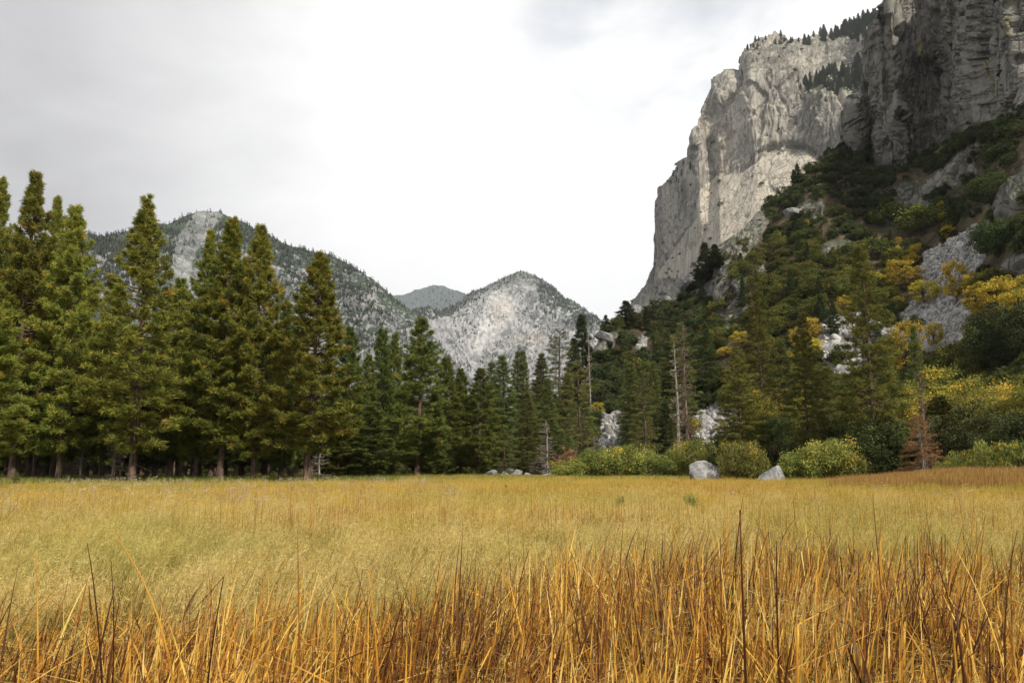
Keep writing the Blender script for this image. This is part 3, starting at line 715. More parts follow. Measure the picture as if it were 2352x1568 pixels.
#@@TREES
def slope_z(px, r):
    '''height of the near slope in the direction px at range r'''
    j = int(np.clip((px-1150)/2.6, 0, SA['P'].shape[1]-1)); c = SA['P'][:, j]; rr = np.hypot(c[:, 0], c[:, 1]); o = np.argsort(rr)
    x, y, z0 = spot(px, r); return max(z0, float(np.interp(r, rr[o], c[o, 2])) if r > rr.min() else z0)
random.seed(11)
# left stand of pines ----------------------------------------------------------------------
LEFT = [  # proto, x, top, distance, half width, label
    (PINES[1], -62, 590, 56, 105, 'big pine cut off by the left edge, its orange tipped boughs nearest of all'),
    (PINES[0], 62, 398, 98, 96, 'tallest dark green pine at the far left of the meadow, with a broad blunt top'),
    (PINES[3], -20, 408, 104, 80, 'tall pine rising at the very left edge behind the nearest boughs'),
    (PINES[2], 108, 452, 108, 70, 'narrow pine pressed against the right side of the tallest far left pine'),
    (PINES[1], 163, 474, 94, 82, 'full pine with orange tufts between the tallest and the open topped one'),
    (SPARSE, 328, 446, 84, 118, 'open topped pine with a see-through spire and a very broad lower crown'),
    (PINES[2], 250, 640, 100, 75, 'shorter pine filling the gap to the left of the open topped pine'),
    (PINES[0], 466, 528, 92, 72, 'slim pine whose spire stands just under the round rocky summit'),
    (PINES[3], 519, 503, 87, 100, 'pointed pine in the left stand, its spire above the slim one beside it'),
    (PINES[1], 596, 524, 86, 88, 'pine with orange upper boughs, between the pointed pine and the rightmost front pine'),
    (PINES[3], 716, 583, 82, 106, 'rightmost front pine, yellow green and covered in orange tufts'),
    (DPINES[0], 400, 640, 98, 70, 'darker pine tucked between the open topped pine and the slim pine'),
    (DPINES[1], 655, 700, 96, 62, 'dark pine half hidden behind the rightmost front pine'),
]
for p, x, top, r, w, lab in LEFT:
    tree_px(p, 'pine_tree', x, top, r, w, lab)
MID = [
    (DPINES[0], 800, 752, 118, 56, 'slim dark pine directly right of the rightmost orange tufted pine'),
    (DPINES[1], 838, 812, 128, 40, 'short pine between the slim dark pine and the twin topped pair'),
    (DPINES[2], 870, 752, 134, 46, 'left one of the twin topped pines beneath the grey mountain flank'),
    (DPINES[0], 906, 767, 136, 42, 'right one of the twin topped pines beneath the grey mountain flank'),
    (DPINES[1], 963, 728, 112, 72, 'broad symmetrical pine with a long bare trunk, standing out before the valley mouth'),
    (DPINES[2], 1022, 818, 122, 50, 'pine close to the right side of the broad symmetrical pine'),
    (DPINES[0], 1056, 846, 128, 44, 'low pine between two taller ones left of the dark round topped pine'),
    (DPINES[1], 1100, 843, 122, 56, 'dark round topped pine reaching the ground at the end of the pine row'),
    (DPINES[2], 1001, 900, 112, 34, 'thin young pine leaning out at the meadow edge'),
]
for p, x, top, r, w, lab in MID: tree_px(p, 'pine_tree', x, top, r, w, lab)
# shaded interior: trunks and boughs behind the front trees
g = np.random.default_rng(5)
lab_in = 'pine with a bare shaded trunk in the dark interior of the stand'
for i in range(92):
    x = -260 + 1130*(i+g.random())/92; r = g.uniform(100, 175)
    top = np.interp(x, [-200, 0, 200, 420, 700, 780, 880], [560, 560, 700, 720, 760, 890, 900]) + g.uniform(0, 110)
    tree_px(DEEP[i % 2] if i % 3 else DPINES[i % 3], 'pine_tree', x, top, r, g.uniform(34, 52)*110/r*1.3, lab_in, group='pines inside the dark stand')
for i in range(34):
    x = 780 + 360*(i+g.random())/34; r = g.uniform(138, 190)
    top = np.interp(x, [780, 900, 1100], [860, 870, 920]) + g.uniform(0, 70)
    tree_px([FIRS, DPINES][i % 2][i % 3], 'pine_tree', x, top, r, g.uniform(26, 38), 'small pine of the second row behind the pines at the valley mouth', group='second row of pines at the valley mouth')
for i in range(60):
    x = -420 + 1500*(i+g.random())/60; r = g.uniform(185, 260)
    tree_px([DPINES, FIRS][i % 2][i % 3], 'pine_tree', x, g.uniform(900, 960), r, g.uniform(30, 40), 'low young pine closing the view far behind the trunks', group='young trees far behind the trunks')
# trunks with dead twigs seen under the boughs
for k, (x, r, lab) in enumerate([(190, 96, 'slender pale dead trunk with white twigs between the dark trunks at left'), (735, 100, 'slender dead trunk with twigs just right of the rightmost front pine'), (262, 92, 'dead twiggy trunk left of the open topped pine')]):
    tree_px(SNAG3, 'dead_tree', x, 985, r, 26, lab, category='dead tree')

# firs in the valley mouth ------------------------------------------------------------------
FIR = [
    (FIRS[0], 1127, 828, 165, 34, 0, 'grey green fir with arching dead limbs, right behind the dark round topped pine'),
    (FIRS[1], 1166, 812, 150, 42, 0, 'full fir that begins the row of firs right of the last pine'),
    (FIRS[2], 1187, 806, 190, 36, 0, 'fir with its dark tip just above the full fir beginning the row'),
    (FIRS[0], 1207, 802, 182, 32, 0, 'dark pointed fir second from the start of the fir row'),
    (FIRS[1], 1237, 808, 188, 32, 0, 'pointed fir with a thin tip standing over the dead grey snag'),
    (FIRS[2], 1212, 900, 140, 40, 0, 'fir with a bare lower trunk that stands beside the white boulders'),
    (SPFIR[0], 1160, 985, 128, 30, 0, 'small ragged fir with a leaning bare trunk before the granite blocks'),
    (FIRS[0], 1258, 868, 165, 36, 0, 'mid green fir behind the rust coloured bush'),
    (SPFIR[1], 1283, 755, 220, 44, 0, 'tall open fir with layered boughs, left of the darkest fir on the skyline'),
    (FIRS[1], 1300, 850, 175, 34, 0, 'slim fir below the tall open fir with layered boughs'),
    (DKFIR[0], 1335, 722, 250, 34, 0, 'darkest fir on the skyline left of the bare snag, before the peak'),
    (DKFIR[1], 1318, 775, 235, 26, 0, 'small dark fir in front of the darkest skyline fir'),
    (SPFIR[0], 1335, 826, 150, 44, 0, 'ragged flat topped fir with long grey tipped boughs above the talus'),
    (FIRS[2], 1408, 800, 222, 40, 0, 'green fir on the slope foot below the smooth leaning slab'),
    (FIRS[0], 1440, 824, 176, 24, 0, 'slim pointed fir between the talus and the slope foot'),
    (FIRS[1], 1465, 828, 160, 40, 0, 'round shouldered fir left of the fir with a bleached top'),
    (SPFIR[1], 1480, 850, 150, 40, 0, 'fir with a bleached twiggy top over the willow thicket'),
    (FIRS[2], 1505, 828, 175, 34, 0, 'fir in front of the bright yellow maple clump'),
    (FIRS[0], 1390, 845, 214, 24, 0, 'narrow dark fir directly above the fallen pale log'),
    (FIRS[1], 1545, 800, 200, 36, 0, 'shaded fir left of the two bare snags'),
    (SPFIR[0], 1572, 738, 180, 36, 0, 'grey topped fir whose foliage hangs behind the two bare snags'),
    (FIRS[0], 1626, 752, 196, 30, 0, 'slender column like fir right of the two bare snags'),
    (FIRS[1], 1350, 900, 165, 20, 0, 'dark low fir standing at the left edge of the talus'),
    (FIRS[2], 1272, 960, 150, 34, 0, 'short fir with its foot in the brown dead brush'),
    (SMALLFIR, 1308, 1005, 132, 26, 0, 'small bright green fir beside the rust coloured bush'),
]
for p, x, top, r, w, z, lab in FIR: tree_px(p, 'fir_tree', x, top, r, w, lab, z=slope_z(x, r))
for i in range(46):
    x = 1130 + 520*(i+g.random())/46; r = g.uniform(160, 230)
    if 1362 < x < 1450 or x > 1580: continue
    top = np.interp(x, [1130, 1250, 1350, 1500, 1650], [880, 880, 880, 930, 930]) + g.uniform(-20, 70)
    tree_px([FIRS[i % 3], SPFIR[i % 2], DKFIR[i % 2]][i % 3], 'fir_tree', x, top, r, g.uniform(22, 34), 'fir crowded among the others at the valley mouth', z=slope_z(x, r), group='crowded firs at the valley mouth')
# skyline firs on the shoulder
for x, y, top, w, lab in [(1394, 762, 722, 12, 'small fir alone on the skyline just above the leaning slab'), (1417, 752, 735, 8, 'tiny fir on the skyline right of the lone small fir'),
                          (1443, 752, 690, 26, 'dark fir at the foot of the pale cliff on the skyline shoulder'), (1626, 640, 556, 24, 'dark fir against the base of the pale cliff, above the grey rock step'), (1650, 610, 560, 18, 'second dark fir in the gully under the pale cliff')]:
    P, _ = pick(SA, x, y); r = math.hypot(P[0], P[1]); tree_px(DKFIR[0], 'fir_tree', x, top, r, w, lab, z=P[2])
tree_px(SNAG2, 'dead_tree', 1357, 735, 190, 9, 'bare grey snag spire standing before the leaning slab on the shoulder', category='dead tree', z=slope_z(1357, 190))
tree_px(SNAG1, 'dead_tree', 1577, 745, 138, 26, 'taller of two bare brown snags, its twigs rust coloured, left of the column like fir', category='dead tree')
tree_px(SNAG2, 'dead_tree', 1557, 782, 150, 22, 'shorter thick snag with peeling pale trunk, left of the taller rust twigged one', category='dead tree', z=slope_z(1557, 150))
tree_px(SNAG3, 'dead_tree', 1257, 965, 132, 30, 'thin grey dead fir standing over the brown brush and white boulders', category='dead tree')
tree_px(SNAG3, 'dead_tree', 1362, 1000, 140, 22, 'crooked bleached trunk in front of the lower talus', category='dead tree')
for x, w, t in [(1240, 34, 1045), (1280, 30, 1035), (1155, 22, 1060), (1400, 26, 1030)]:
    tree_px(BRUSHDEAD, 'dead_bush', x, t, 134, w, 'leafless brown brush among the boulders at the meadow edge', category='bush', group='leafless brush at the meadow edge')
tree_px(RUST, 'rust_bush', 1300, 1025, 128, 24, 'round rust coloured bush at the left end of the willow thicket', category='bush')

# right hand side ------------------------------------------------------------------------------
RT = [
    (BIGR[0], 'pine_tree', 1995, 556, 92, 68, 'tallest tree on the right, a big open pine with tiered boughs and dark trunk'),
    (BIGR[1], 'pine_tree', 1750, 612, 118, 50, 'tall tapering conifer second in height on the right side, yellow brown in the lower boughs'),
    (BIGR[1], 'pine_tree', 1700, 792, 98, 54, 'dark pine right of the lower talus with a brown dying skirt'),
    (BIGR[1], 'pine_tree', 1847, 712, 96, 44, 'conifer with rusty sparse top standing before the upper boulder field'),
    (FIRS[2], 'fir_tree', 1905, 838, 104, 52, 'green fir between the rusty topped conifer and the tallest right hand pine'),
    (FIRS[0], 'fir_tree', 2112, 742, 112, 26, 'small pointed dark fir standing over the maples in front of the scree'),
    (FIRS[1], 'fir_tree', 1800, 780, 125, 46, 'conifer in second line just right of the tall tapering one'),
    (FIRS[0], 'fir_tree', 2050, 850, 100, 70, 'dark fir under the right boughs of the tallest right hand pine'),
    (FIRS[1], 'fir_tree', 2180, 905, 98, 70, 'fir with drooping blue green boughs right of the dead red fir'),
    (DKFIR[0], 'fir_tree', 1945, 880, 118, 50, 'shaded fir directly behind the foot of the tallest right hand pine'),
]
for p, nm, x, top, r, w, lab in RT: tree_px(p, nm, x, top, r, w, lab)
tree_px(REDF, 'dead_tree', 2116, 950, 84, 40, 'dead red brown fir with drooping dry boughs at the edge of the bank', category='dead tree')
tree_px(SNAG1, 'dead_tree', 2120, 850, 86, 22, 'bare spire with broken twigs rising out of the dead red fir', category='dead tree')
MP = [
    (MAPG[0], 2100, 880, 104, 70, 'yellowing green maple left of the big rounded maple'), (MAPG[1], 2180, 840, 110, 90, 'big rounded maple with a yellow lit top on the right'),
    (MAPG[2], 2270, 870, 98, 84, 'yellow green maple between the big rounded one and the amber maple'), (MAPG[0], 2345, 880, 92, 75, 'amber tinged maple cut by the right edge of the view'),
    (MAPG[1], 2060, 905, 98, 66, 'low maple under the tallest right hand pine'), (MAPG[2], 2420, 860, 92, 90, 'green maple just outside the right edge'),
    (MAPG[1], 1745, 888, 104, 44, 'orange topped maple leaning under the tall tapering conifer'), (MAPG[0], 1860, 905, 112, 56, 'olive maple filling the middle of the right hand trees'),
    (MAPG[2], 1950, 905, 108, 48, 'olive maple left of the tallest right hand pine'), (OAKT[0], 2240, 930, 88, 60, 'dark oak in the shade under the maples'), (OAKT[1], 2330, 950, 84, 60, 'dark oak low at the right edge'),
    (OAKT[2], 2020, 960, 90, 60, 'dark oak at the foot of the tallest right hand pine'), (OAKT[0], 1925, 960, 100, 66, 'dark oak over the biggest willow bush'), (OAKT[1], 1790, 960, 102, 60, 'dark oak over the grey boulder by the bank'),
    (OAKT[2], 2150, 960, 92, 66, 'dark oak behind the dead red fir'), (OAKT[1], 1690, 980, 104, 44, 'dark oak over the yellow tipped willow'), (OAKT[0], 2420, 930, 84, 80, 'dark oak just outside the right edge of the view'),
]
for p, x, top, r, w, lab in MP: tree_px(p, 'maple_tree' if 'maple' in lab else 'oak_tree', x, top, r, w, lab)
for i in range(26):
    x = 1700 + 760*(i+g.random())/26; r = g.uniform(104, 128)
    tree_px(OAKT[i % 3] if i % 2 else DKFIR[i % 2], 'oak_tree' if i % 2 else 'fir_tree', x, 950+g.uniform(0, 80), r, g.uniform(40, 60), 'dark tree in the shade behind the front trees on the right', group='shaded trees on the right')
# willow thicket at the meadow edge
WL = [(WIL[0], 1315, 1052, 46, 'leftmost low willow of the thicket, yellow green'), (WIL[1], 1366, 1030, 44, 'upright pale willow second from the left end of the thicket'), (WIL[2], 1350, 1060, 40, 'small willow in front of the upright pale one'),
      (WIL[0], 1430, 1018, 62, 'tall soft green willow at the middle of the thicket'), (WIL[1], 1490, 1042, 62, 'golden willow in front of the tall soft green one'), (WIL[2], 1545, 1050, 40, 'low golden willow left of the pale split boulder'),
      (WIL[0], 1590, 1004, 48, 'willow with an arching crown behind the pale split boulder'), (WIL[1], 1400, 1056, 50, 'low bright willow under the tall soft green one'),
      (WIL[2], 1705, 1012, 52, 'cone shaped willow right of the pale split boulder, its foot yellow'), (WIL[0], 1728, 1055, 30, 'small golden bush at the foot of the cone shaped willow'),
      (WIL[1], 1848, 1032, 50, 'left mound of the biggest willow bush on the bank'), (WIL[2], 1900, 1006, 60, 'tall middle mound of the biggest willow bush on the bank'), (WIL[0], 1945, 1034, 40, 'right mound of the biggest willow bush on the bank')]
for k, (p, x, top, w, lab) in enumerate(WL): tree_px(p, 'willow_bush', x, top, 87 if x > 1650 else 110, w, lab, category='bush')
for x, top, w, lab in [(2300, 1020, 60, 'feathery green willow low at the right edge'), (2370, 1010, 60, 'feathery willow cut by the right edge'), (2230, 1040, 44, 'small feathery willow on the bank right of the red fir'), (2190, 1055, 36, 'lowest feathery willow beside the dead red fir')]:
    tree_px(WILS, 'willow_bush', x, top, 80, w, lab, category='bush')

#@@ROCKS
def boulder(seed, sub=3, rough=.35):
    import bmesh
    bm = bmesh.new(); bmesh.ops.create_icosphere(bm, subdivisions=sub+2, radius=1)
    V = np.array([v.co[:] for v in bm.verts]); g = np.random.default_rng(seed)
    U = V/np.linalg.norm(V, axis=1, keepdims=True)
    pl = g.normal(size=(13, 3)); pl /= np.linalg.norm(pl, axis=1, keepdims=True); ds = g.uniform(.62, .92, 13)
    dd = U@pl.T; rr = np.where(dd > .05, ds/np.maximum(dd, .05), 9).min(1); rr = np.minimum(rr, 1.12)
    rr = rr*(1 + .03*facets(U*4, seed) + .015*fbm(U*7, 3, seed)); W = U*rr[:, None]
    for v, w in zip(bm.verts, W): v.co = w
    me = bpy.data.meshes.new('boulder'); bm.to_mesh(me); bm.free(); return me
m = NT('boulder_granite'); tcn = m.N.new('ShaderNodeTexCoord')
n1 = m.noise(3.5, 7, .65, tcn.outputs['Object']); n2 = m.noise(24, 4, .6, tcn.outputs['Object']); n3 = m.noise(1.4, 3, .5, tcn.outputs['Object'])
c = m.mix(m.rng(n1, .4, .62), (.20, .20, .20), (.40, .395, .385)); c = m.mix(m.rng(n2, .5, .7, 0, .5), c, (.14, .14, .145)); c = m.mix(m.rng(n3, .55, .7, 0, .6), c, (.17, .165, .16))
M_BLD = m.finish(c, .9, m.bump(m.math('ADD', n1, m.math('MULTIPLY', n2, .3)), .08, .8))
m = NT('shale_granite'); rd = m.rand(); c = m.mix(rd, (.20, .195, .19), (.62, .60, .57)); n1 = m.noise(1.5, 5, .6)
c = m.mix(m.rng(n1, .45, .65, 0, .5), c, (.14, .135, .13)); M_TAL = m.finish(c, .92, m.bump(n1, .1, .6))
BLD = [boulder(500+i) for i in range(6)]
for b in BLD: b.materials.append(M_BLD)
def place_boulder(k, px, base, r, w, h, lab, z=None, rz=0., depth=1., name='boulder', tilt=0):
    x, y, z0 = spot(px, r); z0 = z0 if z is None else z
    s = F/r; o = link(name, BLD[k], loc=(x, y, z0 + h/s*.25), label=lab, category='boulder')
    o.scale = (w/s*.52, w/s*.52*depth, h/s*.62); o.rotation_euler = (tilt, tilt*.6, rz)
    return o
place_boulder(0, 1616, 1100, 88, 86, 60, 'large pale split boulder with a flat tilted top, between the willows', rz=.6)
place_boulder(5, 1775, 1098, 83, 56, 52, 'rounded grey boulder right of the cone shaped willow', rz=2.)
place_boulder(2, 1262, 1100, 124, 44, 18, 'low white boulder at the meadow edge left of the willow thicket', rz=.3)
place_boulder(3, 1213, 1100, 126, 36, 20, 'pale wedge shaped boulder next to the low white one', rz=1.)
place_boulder(4, 1180, 1100, 130, 46, 34, 'big pale block behind the wedge shaped boulder', rz=2.2)
place_boulder(5, 1158, 1100, 127, 36, 22, 'dark grey rounded boulder under the ragged small fir', rz=4)
place_boulder(0, 1128, 1100, 134, 40, 24, 'brownish block at the left end of the boulder row', rz=3)
place_boulder(1, 1337, 1100, 110, 24, 10, 'small grey stone at the foot of the willow thicket', rz=1)
place_boulder(2, 1240, 1080, 140, 50, 40, 'tall pale block in the brown brush behind the low white boulder', rz=5)
place_boulder(3, 1500, 1040, 118, 34, 60, 'round pale boulder above the golden willow', rz=2)
for px, py, w, h, k, lab in [(1620, 978, 22, 46, 4, 'upright pale stone at the top left of the lower talus'), (1398, 790, 52, 24, 1, 'smooth leaning slab on the skyline shoulder'), (1430, 745, 34, 14, 2, 'flat pale rock above the leaning slab'),
                             (1500, 705, 22, 16, 3, 'white block at the foot of the pale cliff'), (1475, 712, 30, 22, 0, 'pale block beside the white one under the pale cliff'), (1588, 648, 36, 26, 5, 'square white block in the brush under the cliff'),
                             (1545, 668, 18, 12, 2, 'small white rock left of the square white block'), (1858, 488, 50, 26, 4, 'grey rock knob sticking out of the dark brush on the upper slope'), (1300, 860, 16, 12, 3, 'small pale rock on the shoulder between the firs'), (1500, 1035, 34, 20, 5, 'pale rounded boulder behind the willow thicket'),
                             (1392, 965, 30, 24, 0, 'dark angular outcrop at the head of the middle talus')]:
    P, _ = pick(SA, px, py); place_boulder(k, px, 0, math.hypot(P[0], P[1]), w, h, lab, z=P[2], rz=k*1.3, tilt=.3 if 'leaning' in lab else 0)
# talus: loose stones nobody could count
g = np.random.default_rng(9)
def talp(P, px, py):
    lo = inpoly(px, py, A_TAL[0])*3.4 + inpoly(px, py, A_TAL[1])*1.3 + inpoly(px, py, A_TAL[2])*1.2 + inpoly(px, py, A_TAL[3])*1.2 + inpoly(px, py, A_TAL[4])*1.2
    return lo*(1-cliffA(px, py)) + 0*px
P, i, j = scatter(SA, 30000, lambda P, px, py: talp(P, px, py) + 1e-9, g)
pxs, pys = proj(P); small = inpoly(pxs, pys, A_TAL[0]); rr = np.hypot(P[:, 0], P[:, 1])
sz = np.exp(g.normal(0, .42, len(P)))*np.where(small, .27, .42)
sc = np.stack([sz*g.uniform(.8, 1.3, len(P)), sz*g.uniform(.7, 1.2, len(P)), sz*g.uniform(.45, .8, len(P))], -1)
def lowrock(seed):
    import bmesh
    bm = bmesh.new(); bmesh.ops.create_icosphere(bm, subdivisions=2, radius=1); g = np.random.default_rng(seed)
    pl = g.normal(size=(9, 3)); pl /= np.linalg.norm(pl, axis=1, keepdims=True); ds = g.uniform(.55, .9, 9)
    for v in bm.verts:
        u = np.array(v.co[:]); d = pl@u; v.co = u*min(1.1, (np.where(d > .05, ds/np.maximum(d, .05), 9)).min())
    me = bpy.data.meshes.new('stone'); bm.to_mesh(me); bm.free(); me.materials.append(M_TAL); return me
STN = [lowrock(600+k) for k in range(5)]
gn_stuff('talus', STN, P - np.array([0, 0, .05]), g.uniform(0, 6.28, (len(P), 3)), sc, g.integers(0, 5, len(P)), 'pale loose talus stones')

#@@BRUSH
SLOPE_TREES = [(1938, 712, 27, 46, MAPY[0], 'bright yellow maple standing alone left of the tallest right hand pine'), (2075, 660, 40, 75, MAPY[1], 'golden maple at the left edge of the long scree'), (2120, 690, 34, 60, MAPY[2], 'orange yellow maple in the fork of the scree'),
                            (2190, 690, 34, 95, MAPY[0], 'slim golden maple on the right side of the long scree'), (2236, 690, 24, 60, MAPY[1], 'golden maple next to the slim one by the scree'), (2285, 738, 58, 96, MAPY[2], 'broad golden maple near the right edge, above the dark oak'),
                            (2352, 775, 52, 100, MAPY[0], 'golden maple cut by the right edge below the broad one'), (2075, 850, 44, 125, MAPY[1], 'tall golden maple behind the tallest right hand pine'), (2135, 785, 20, 65, MAPY[2], 'golden maple behind the small pointed fir'),
                            (2232, 800, 20, 50, MAPY[0], 'small golden maple at the foot of the scree'), (1862, 770, 24, 60, MAPY[1], 'yellow green maple at the left of the upper boulder field'), (1830, 790, 26, 60, MAPY[2], 'pale yellow maple behind the rusty topped conifer'),
                            (1700, 790, 26, 34, MAPY[0], 'yellow maple patch in the oaks above the dark pine'), (1665, 815, 24, 26, MAPY[1], 'low yellow maple left of the patch in the oaks'), (1527, 905, 22, 22, MAPY[2], 'bright yellow low maple left of the two bare snags'),
                            (1800, 850, 14, 26, MAPY[1], 'little yellow maple at the foot of the boulder field'), (1590, 1000, 20, 50, MAPY[2], 'yellow maple low behind the taller bare snag'), (1565, 1000, 30, 50, MAPG[0], 'light green young maple left of the lower talus'),
                            (2295, 852, 68, 130, OAKT[0], 'large dark rounded oak right of the scree foot'), (2370, 830, 60, 120, OAKT[1], 'dark oak at the right edge below the golden maples'), (2050, 520, 60, 50, GRNB[0], 'light green oak on the upper slope below the dark cliff'),
                            (2120, 540, 60, 60, GRNB[1], 'broad light green oak above the head of the scree'), (2000, 590, 50, 50, GRNB[2], 'light green oak left of the golden maples'), (2290, 590, 60, 80, OAKT[2], 'very dark oak right of the scree head'), (2300, 470, 60, 60, OAKT[1], 'very dark oak beside the bare ribs at the right edge')]
def vegprob(P, px, py):
    c = cliffA(px, py); o = inpoly(px, py, A_OUT[0])
    for q in A_OUT[1:]: o = o | inpoly(px, py, q)
    t = inpoly(px, py, A_TAL[0])
    for q in A_TAL[1:]: t = t | inpoly(px, py, q)
    for q in A_TAL: t = t | inpoly(px, py-24, q) | inpoly(px-12, py-8, q) | inpoly(px+12, py-8, q)
    sp = gnoise(P/26., 77) + .6*gnoise(P/9., 78)
    thin = inpoly(px, py, [(2000, 500), (2352, 290), (2500, 300), (2500, 500), (2352, 420), (2260, 540), (2150, 560)])*.5
    for x_, y_, w_, h_, *_r2 in SLOPE_TREES: t = t | ((np.abs(px-x_) < w_*.8) & (py > y_-h_*.45) & (py < y_+36))
    return (1-c)*(1-t)*(1-.93*o)*np.clip(.75 + sp*1.1 - thin, .05, 1)*(py < 1060)*(px > 1335) + .01*c + .012*t
NB = 3900
P, i, j = scatter(SA, NB, vegprob, g)
px_, py_ = proj(P); rr = np.hypot(P[:, 0], P[:, 1])
onc = cliffA(px_, py_) > .5
green = (gnoise(P/45., 91) > .05 - .35*sstep(560, 760, py_)) & ((py_ > 560) | (g.random(NB) < .06)) & ((px_ > 1640) | (g.random(NB) < .12))
ysp = np.exp(-((px_-2130)/130)**2-((py_-640)/120)**2) + np.exp(-((px_-2300)/70)**2-((py_-700)/60)**2) + .34*np.exp(-((px_-1770)/120)**2-((py_-800)/70)**2) + .012
yel = (g.random(NB) < ysp*.5) & (py_ > 480)
size = np.clip(np.exp(g.normal(0, .30, NB)), .4, 1.6)*np.where(onc, .3, .50)
order = np.argsort(-size/rr)
LAB = {'o': ('oak_bush', 'dark green scrub oak on the steep slope below the cliffs', 'dark scrub oaks on the steep slope'), 'g': ('oak_bush', 'lighter yellow green oak bush on the lower slope', 'light green oaks on the lower slope'),
       'y': ('maple_tree', 'golden yellow maple beside the grey scree on the slope', 'golden maples on the slope')}
cnt = {'o': 0, 'g': 0, 'y': 0}; rest = []
for k in order:
    t = 'y' if yel[k] else 'g' if green[k] else 'o'; pr = {'y': MAPY, 'g': GRNB, 'o': OAKB}[t]; q = int(g.integers(0, len(pr)))
    s = size[k]*(.62 if t == 'y' else 1.); 
    if (t == 'y' or cnt['o']+cnt['g'] < 298) and not onc[k]:
        cnt[t] += 1; nm, lb, gp = LAB[t]
        put(pr[q], nm, P[k] - np.array([0, 0, .35*s]), g.uniform(0, 6.28), s*g.uniform(.9, 1.25), s*g.uniform(.8, 1.2), lb, 'bush' if t != 'y' else 'tree', gp, parts=('trunk', 'crown'))
    else: rest.append((k, {'y': 0, 'g': 3, 'o': 6}[t] + q, s))
rk = np.array([a[0] for a in rest]); ri = np.array([a[1] for a in rest]); rs = np.array([a[2] for a in rest])
gn_stuff('slope_brush', [m_['crown'] for m_ in MAPY+GRNB+OAKB], P[rk] - np.array([0, 0, .3]), np.stack([0*rs, 0*rs, g.uniform(0, 6.28, len(rs))], -1), np.stack([rs, rs, rs*g.uniform(.8, 1.2, len(rs))], -1), ri, 'dense scrub covering the steep slope')
# bigger trees on the slope that stand out
for x, y, w, h, pr, lab in SLOPE_TREES:
    P0, _ = pick(SA, x, y); r = math.hypot(P0[0], P0[1]); s = F/r
    put(pr, 'maple_tree' if 'maple' in lab else 'oak_tree', P0 - np.array([0, 0, .3]), random.uniform(0, 6), w/s/pr['R']*.85, h/s/pr['H'], lab)
# conifers scattered on the slope
P, i, j = scatter(SA, 26, lambda P, px, py: (1-cliffA(px, py))*(py < 800)*(px > 1450)*(px < 2100)*1., g)
for k in range(26):
    put(DKFIR[k % 2], 'fir_tree', P[k], g.uniform(0, 6), g.uniform(.35, .55), g.uniform(.28, .45), 'small dark fir standing among the scrub oaks on the slope', 'tree', 'small firs on the slope', parts=('trunk', 'crown'))

# cliff top trees and bushes on the pale cliff
def topB(P, px, py):
    d = py - lerp_tab(B_CREST, px)
    return (d < 22)*(px > 1690)*(px < 2060)*(.6 + .9*(px > 1880)) + inpoly(px, py, [(1900, 60), (2000, 40), (2000, 110), (1970, 100), (1930, 75)])*2 + inpoly(px, py, [(1830, 200), (1900, 165), (1990, 150), (1990, 210), (1880, 210)])*1.0 + inpoly(px, py, [(1540, 400), (1590, 370), (1600, 410), (1550, 430)])*1.
P, i, j = scatter(SB, 250, topB, g)
for k in range(250):
    s = g.uniform(.45, 1.)*(1.5 if proj(P[k])[0] > 1840 else .85)
    put(DKFIR[k % 2], 'fir_tree', P[k] - np.array([0, 0, .5]), g.uniform(0, 6), s*1.35, s, 'small dark conifer rooted on the top and ledges of the pale cliff', 'tree', 'conifers on top of the pale cliff', parts=('trunk', 'crown'))
def bushB(P, px, py):
    d = py - lerp_tab(B_CREST, px)
    return .11*(px > 1500) + 1.0*inpoly(px, py, [(1700, 130), (1760, 95), (1850, 90), (1850, 125), (1750, 140)]) + .9*inpoly(px, py, [(1840, 215), (1900, 160), (1990, 140), (1990, 235), (1900, 225)]) + .30*inpoly(px, py, [(1500, 430), (1600, 400), (1600, 480), (1500, 640)]) + 1.5*sstep(520, 640, py) + 1.6*inpoly(px, py, [(1540, 385), (1600, 380), (1605, 440), (1545, 430)]) + .07*inpoly(px, py, B_SHELF)
P, i, j = scatter(SB, 1100, bushB, g); s = np.exp(g.normal(0, .35, 1100))*1.15
gn_stuff('cliff_brush', [m_['crown'] for m_ in OAKB], P - np.array([0, 0, .8]), np.stack([0*s, 0*s, g.uniform(0, 6.28, 1100)], -1), np.stack([s, s, s*.9], -1), g.integers(0, 4, 1100), 'scrub on the ledges of the pale cliff')

# distant forests ---------------------------------------------------------------------------
def fartree(seed, broad=False):
    g = np.random.default_rng(seed); V = []; Fc = []
    n = 64
    for k in range(n):
        h = g.uniform(.08, .97); R = .26*(1-h)**.7*(1.5 if broad else 1) + .02; a = g.uniform(0, 6.28); r0 = R*g.uniform(.1, .5)
        c = np.array([r0*math.cos(a), r0*math.sin(a), h]); t = np.array([R*math.cos(a+.3), R*math.sin(a+.3), h - g.uniform(.0, .12)]); u = np.array([R*.8*math.cos(a-.5), R*.8*math.sin(a-.5), h + .08])
        V += [c, t, u]; Fc.append((3*k, 3*k+1, 3*k+2))
    return V, Fc
m = NT('far_needles'); rd = m.rand(); F_FAR = m.finish(m.hsv(m.mix(rd, (.045, .058, .026), (.095, .110, .050)), .5, 1., 1.), .9)
FT = [mesh_np('far_tree', np.array(v), np.array(f), F_FAR) for v, f in (fartree(800), fartree(801), fartree(802, True))]
def forest(name, S, n, prob, hmin, hmax, g, lab):
    P, i, j = scatter(S, n, prob, g); h = g.uniform(hmin, hmax, n); w = h*g.uniform(.85, 1.25, n)
    gn_stuff(name, FT, P - np.array([0, 0, 1.]), np.stack([0*h, 0*h, g.uniform(0, 6.28, n)], -1), np.stack([w, w, h], -1), g.integers(0, 3, n), lab)
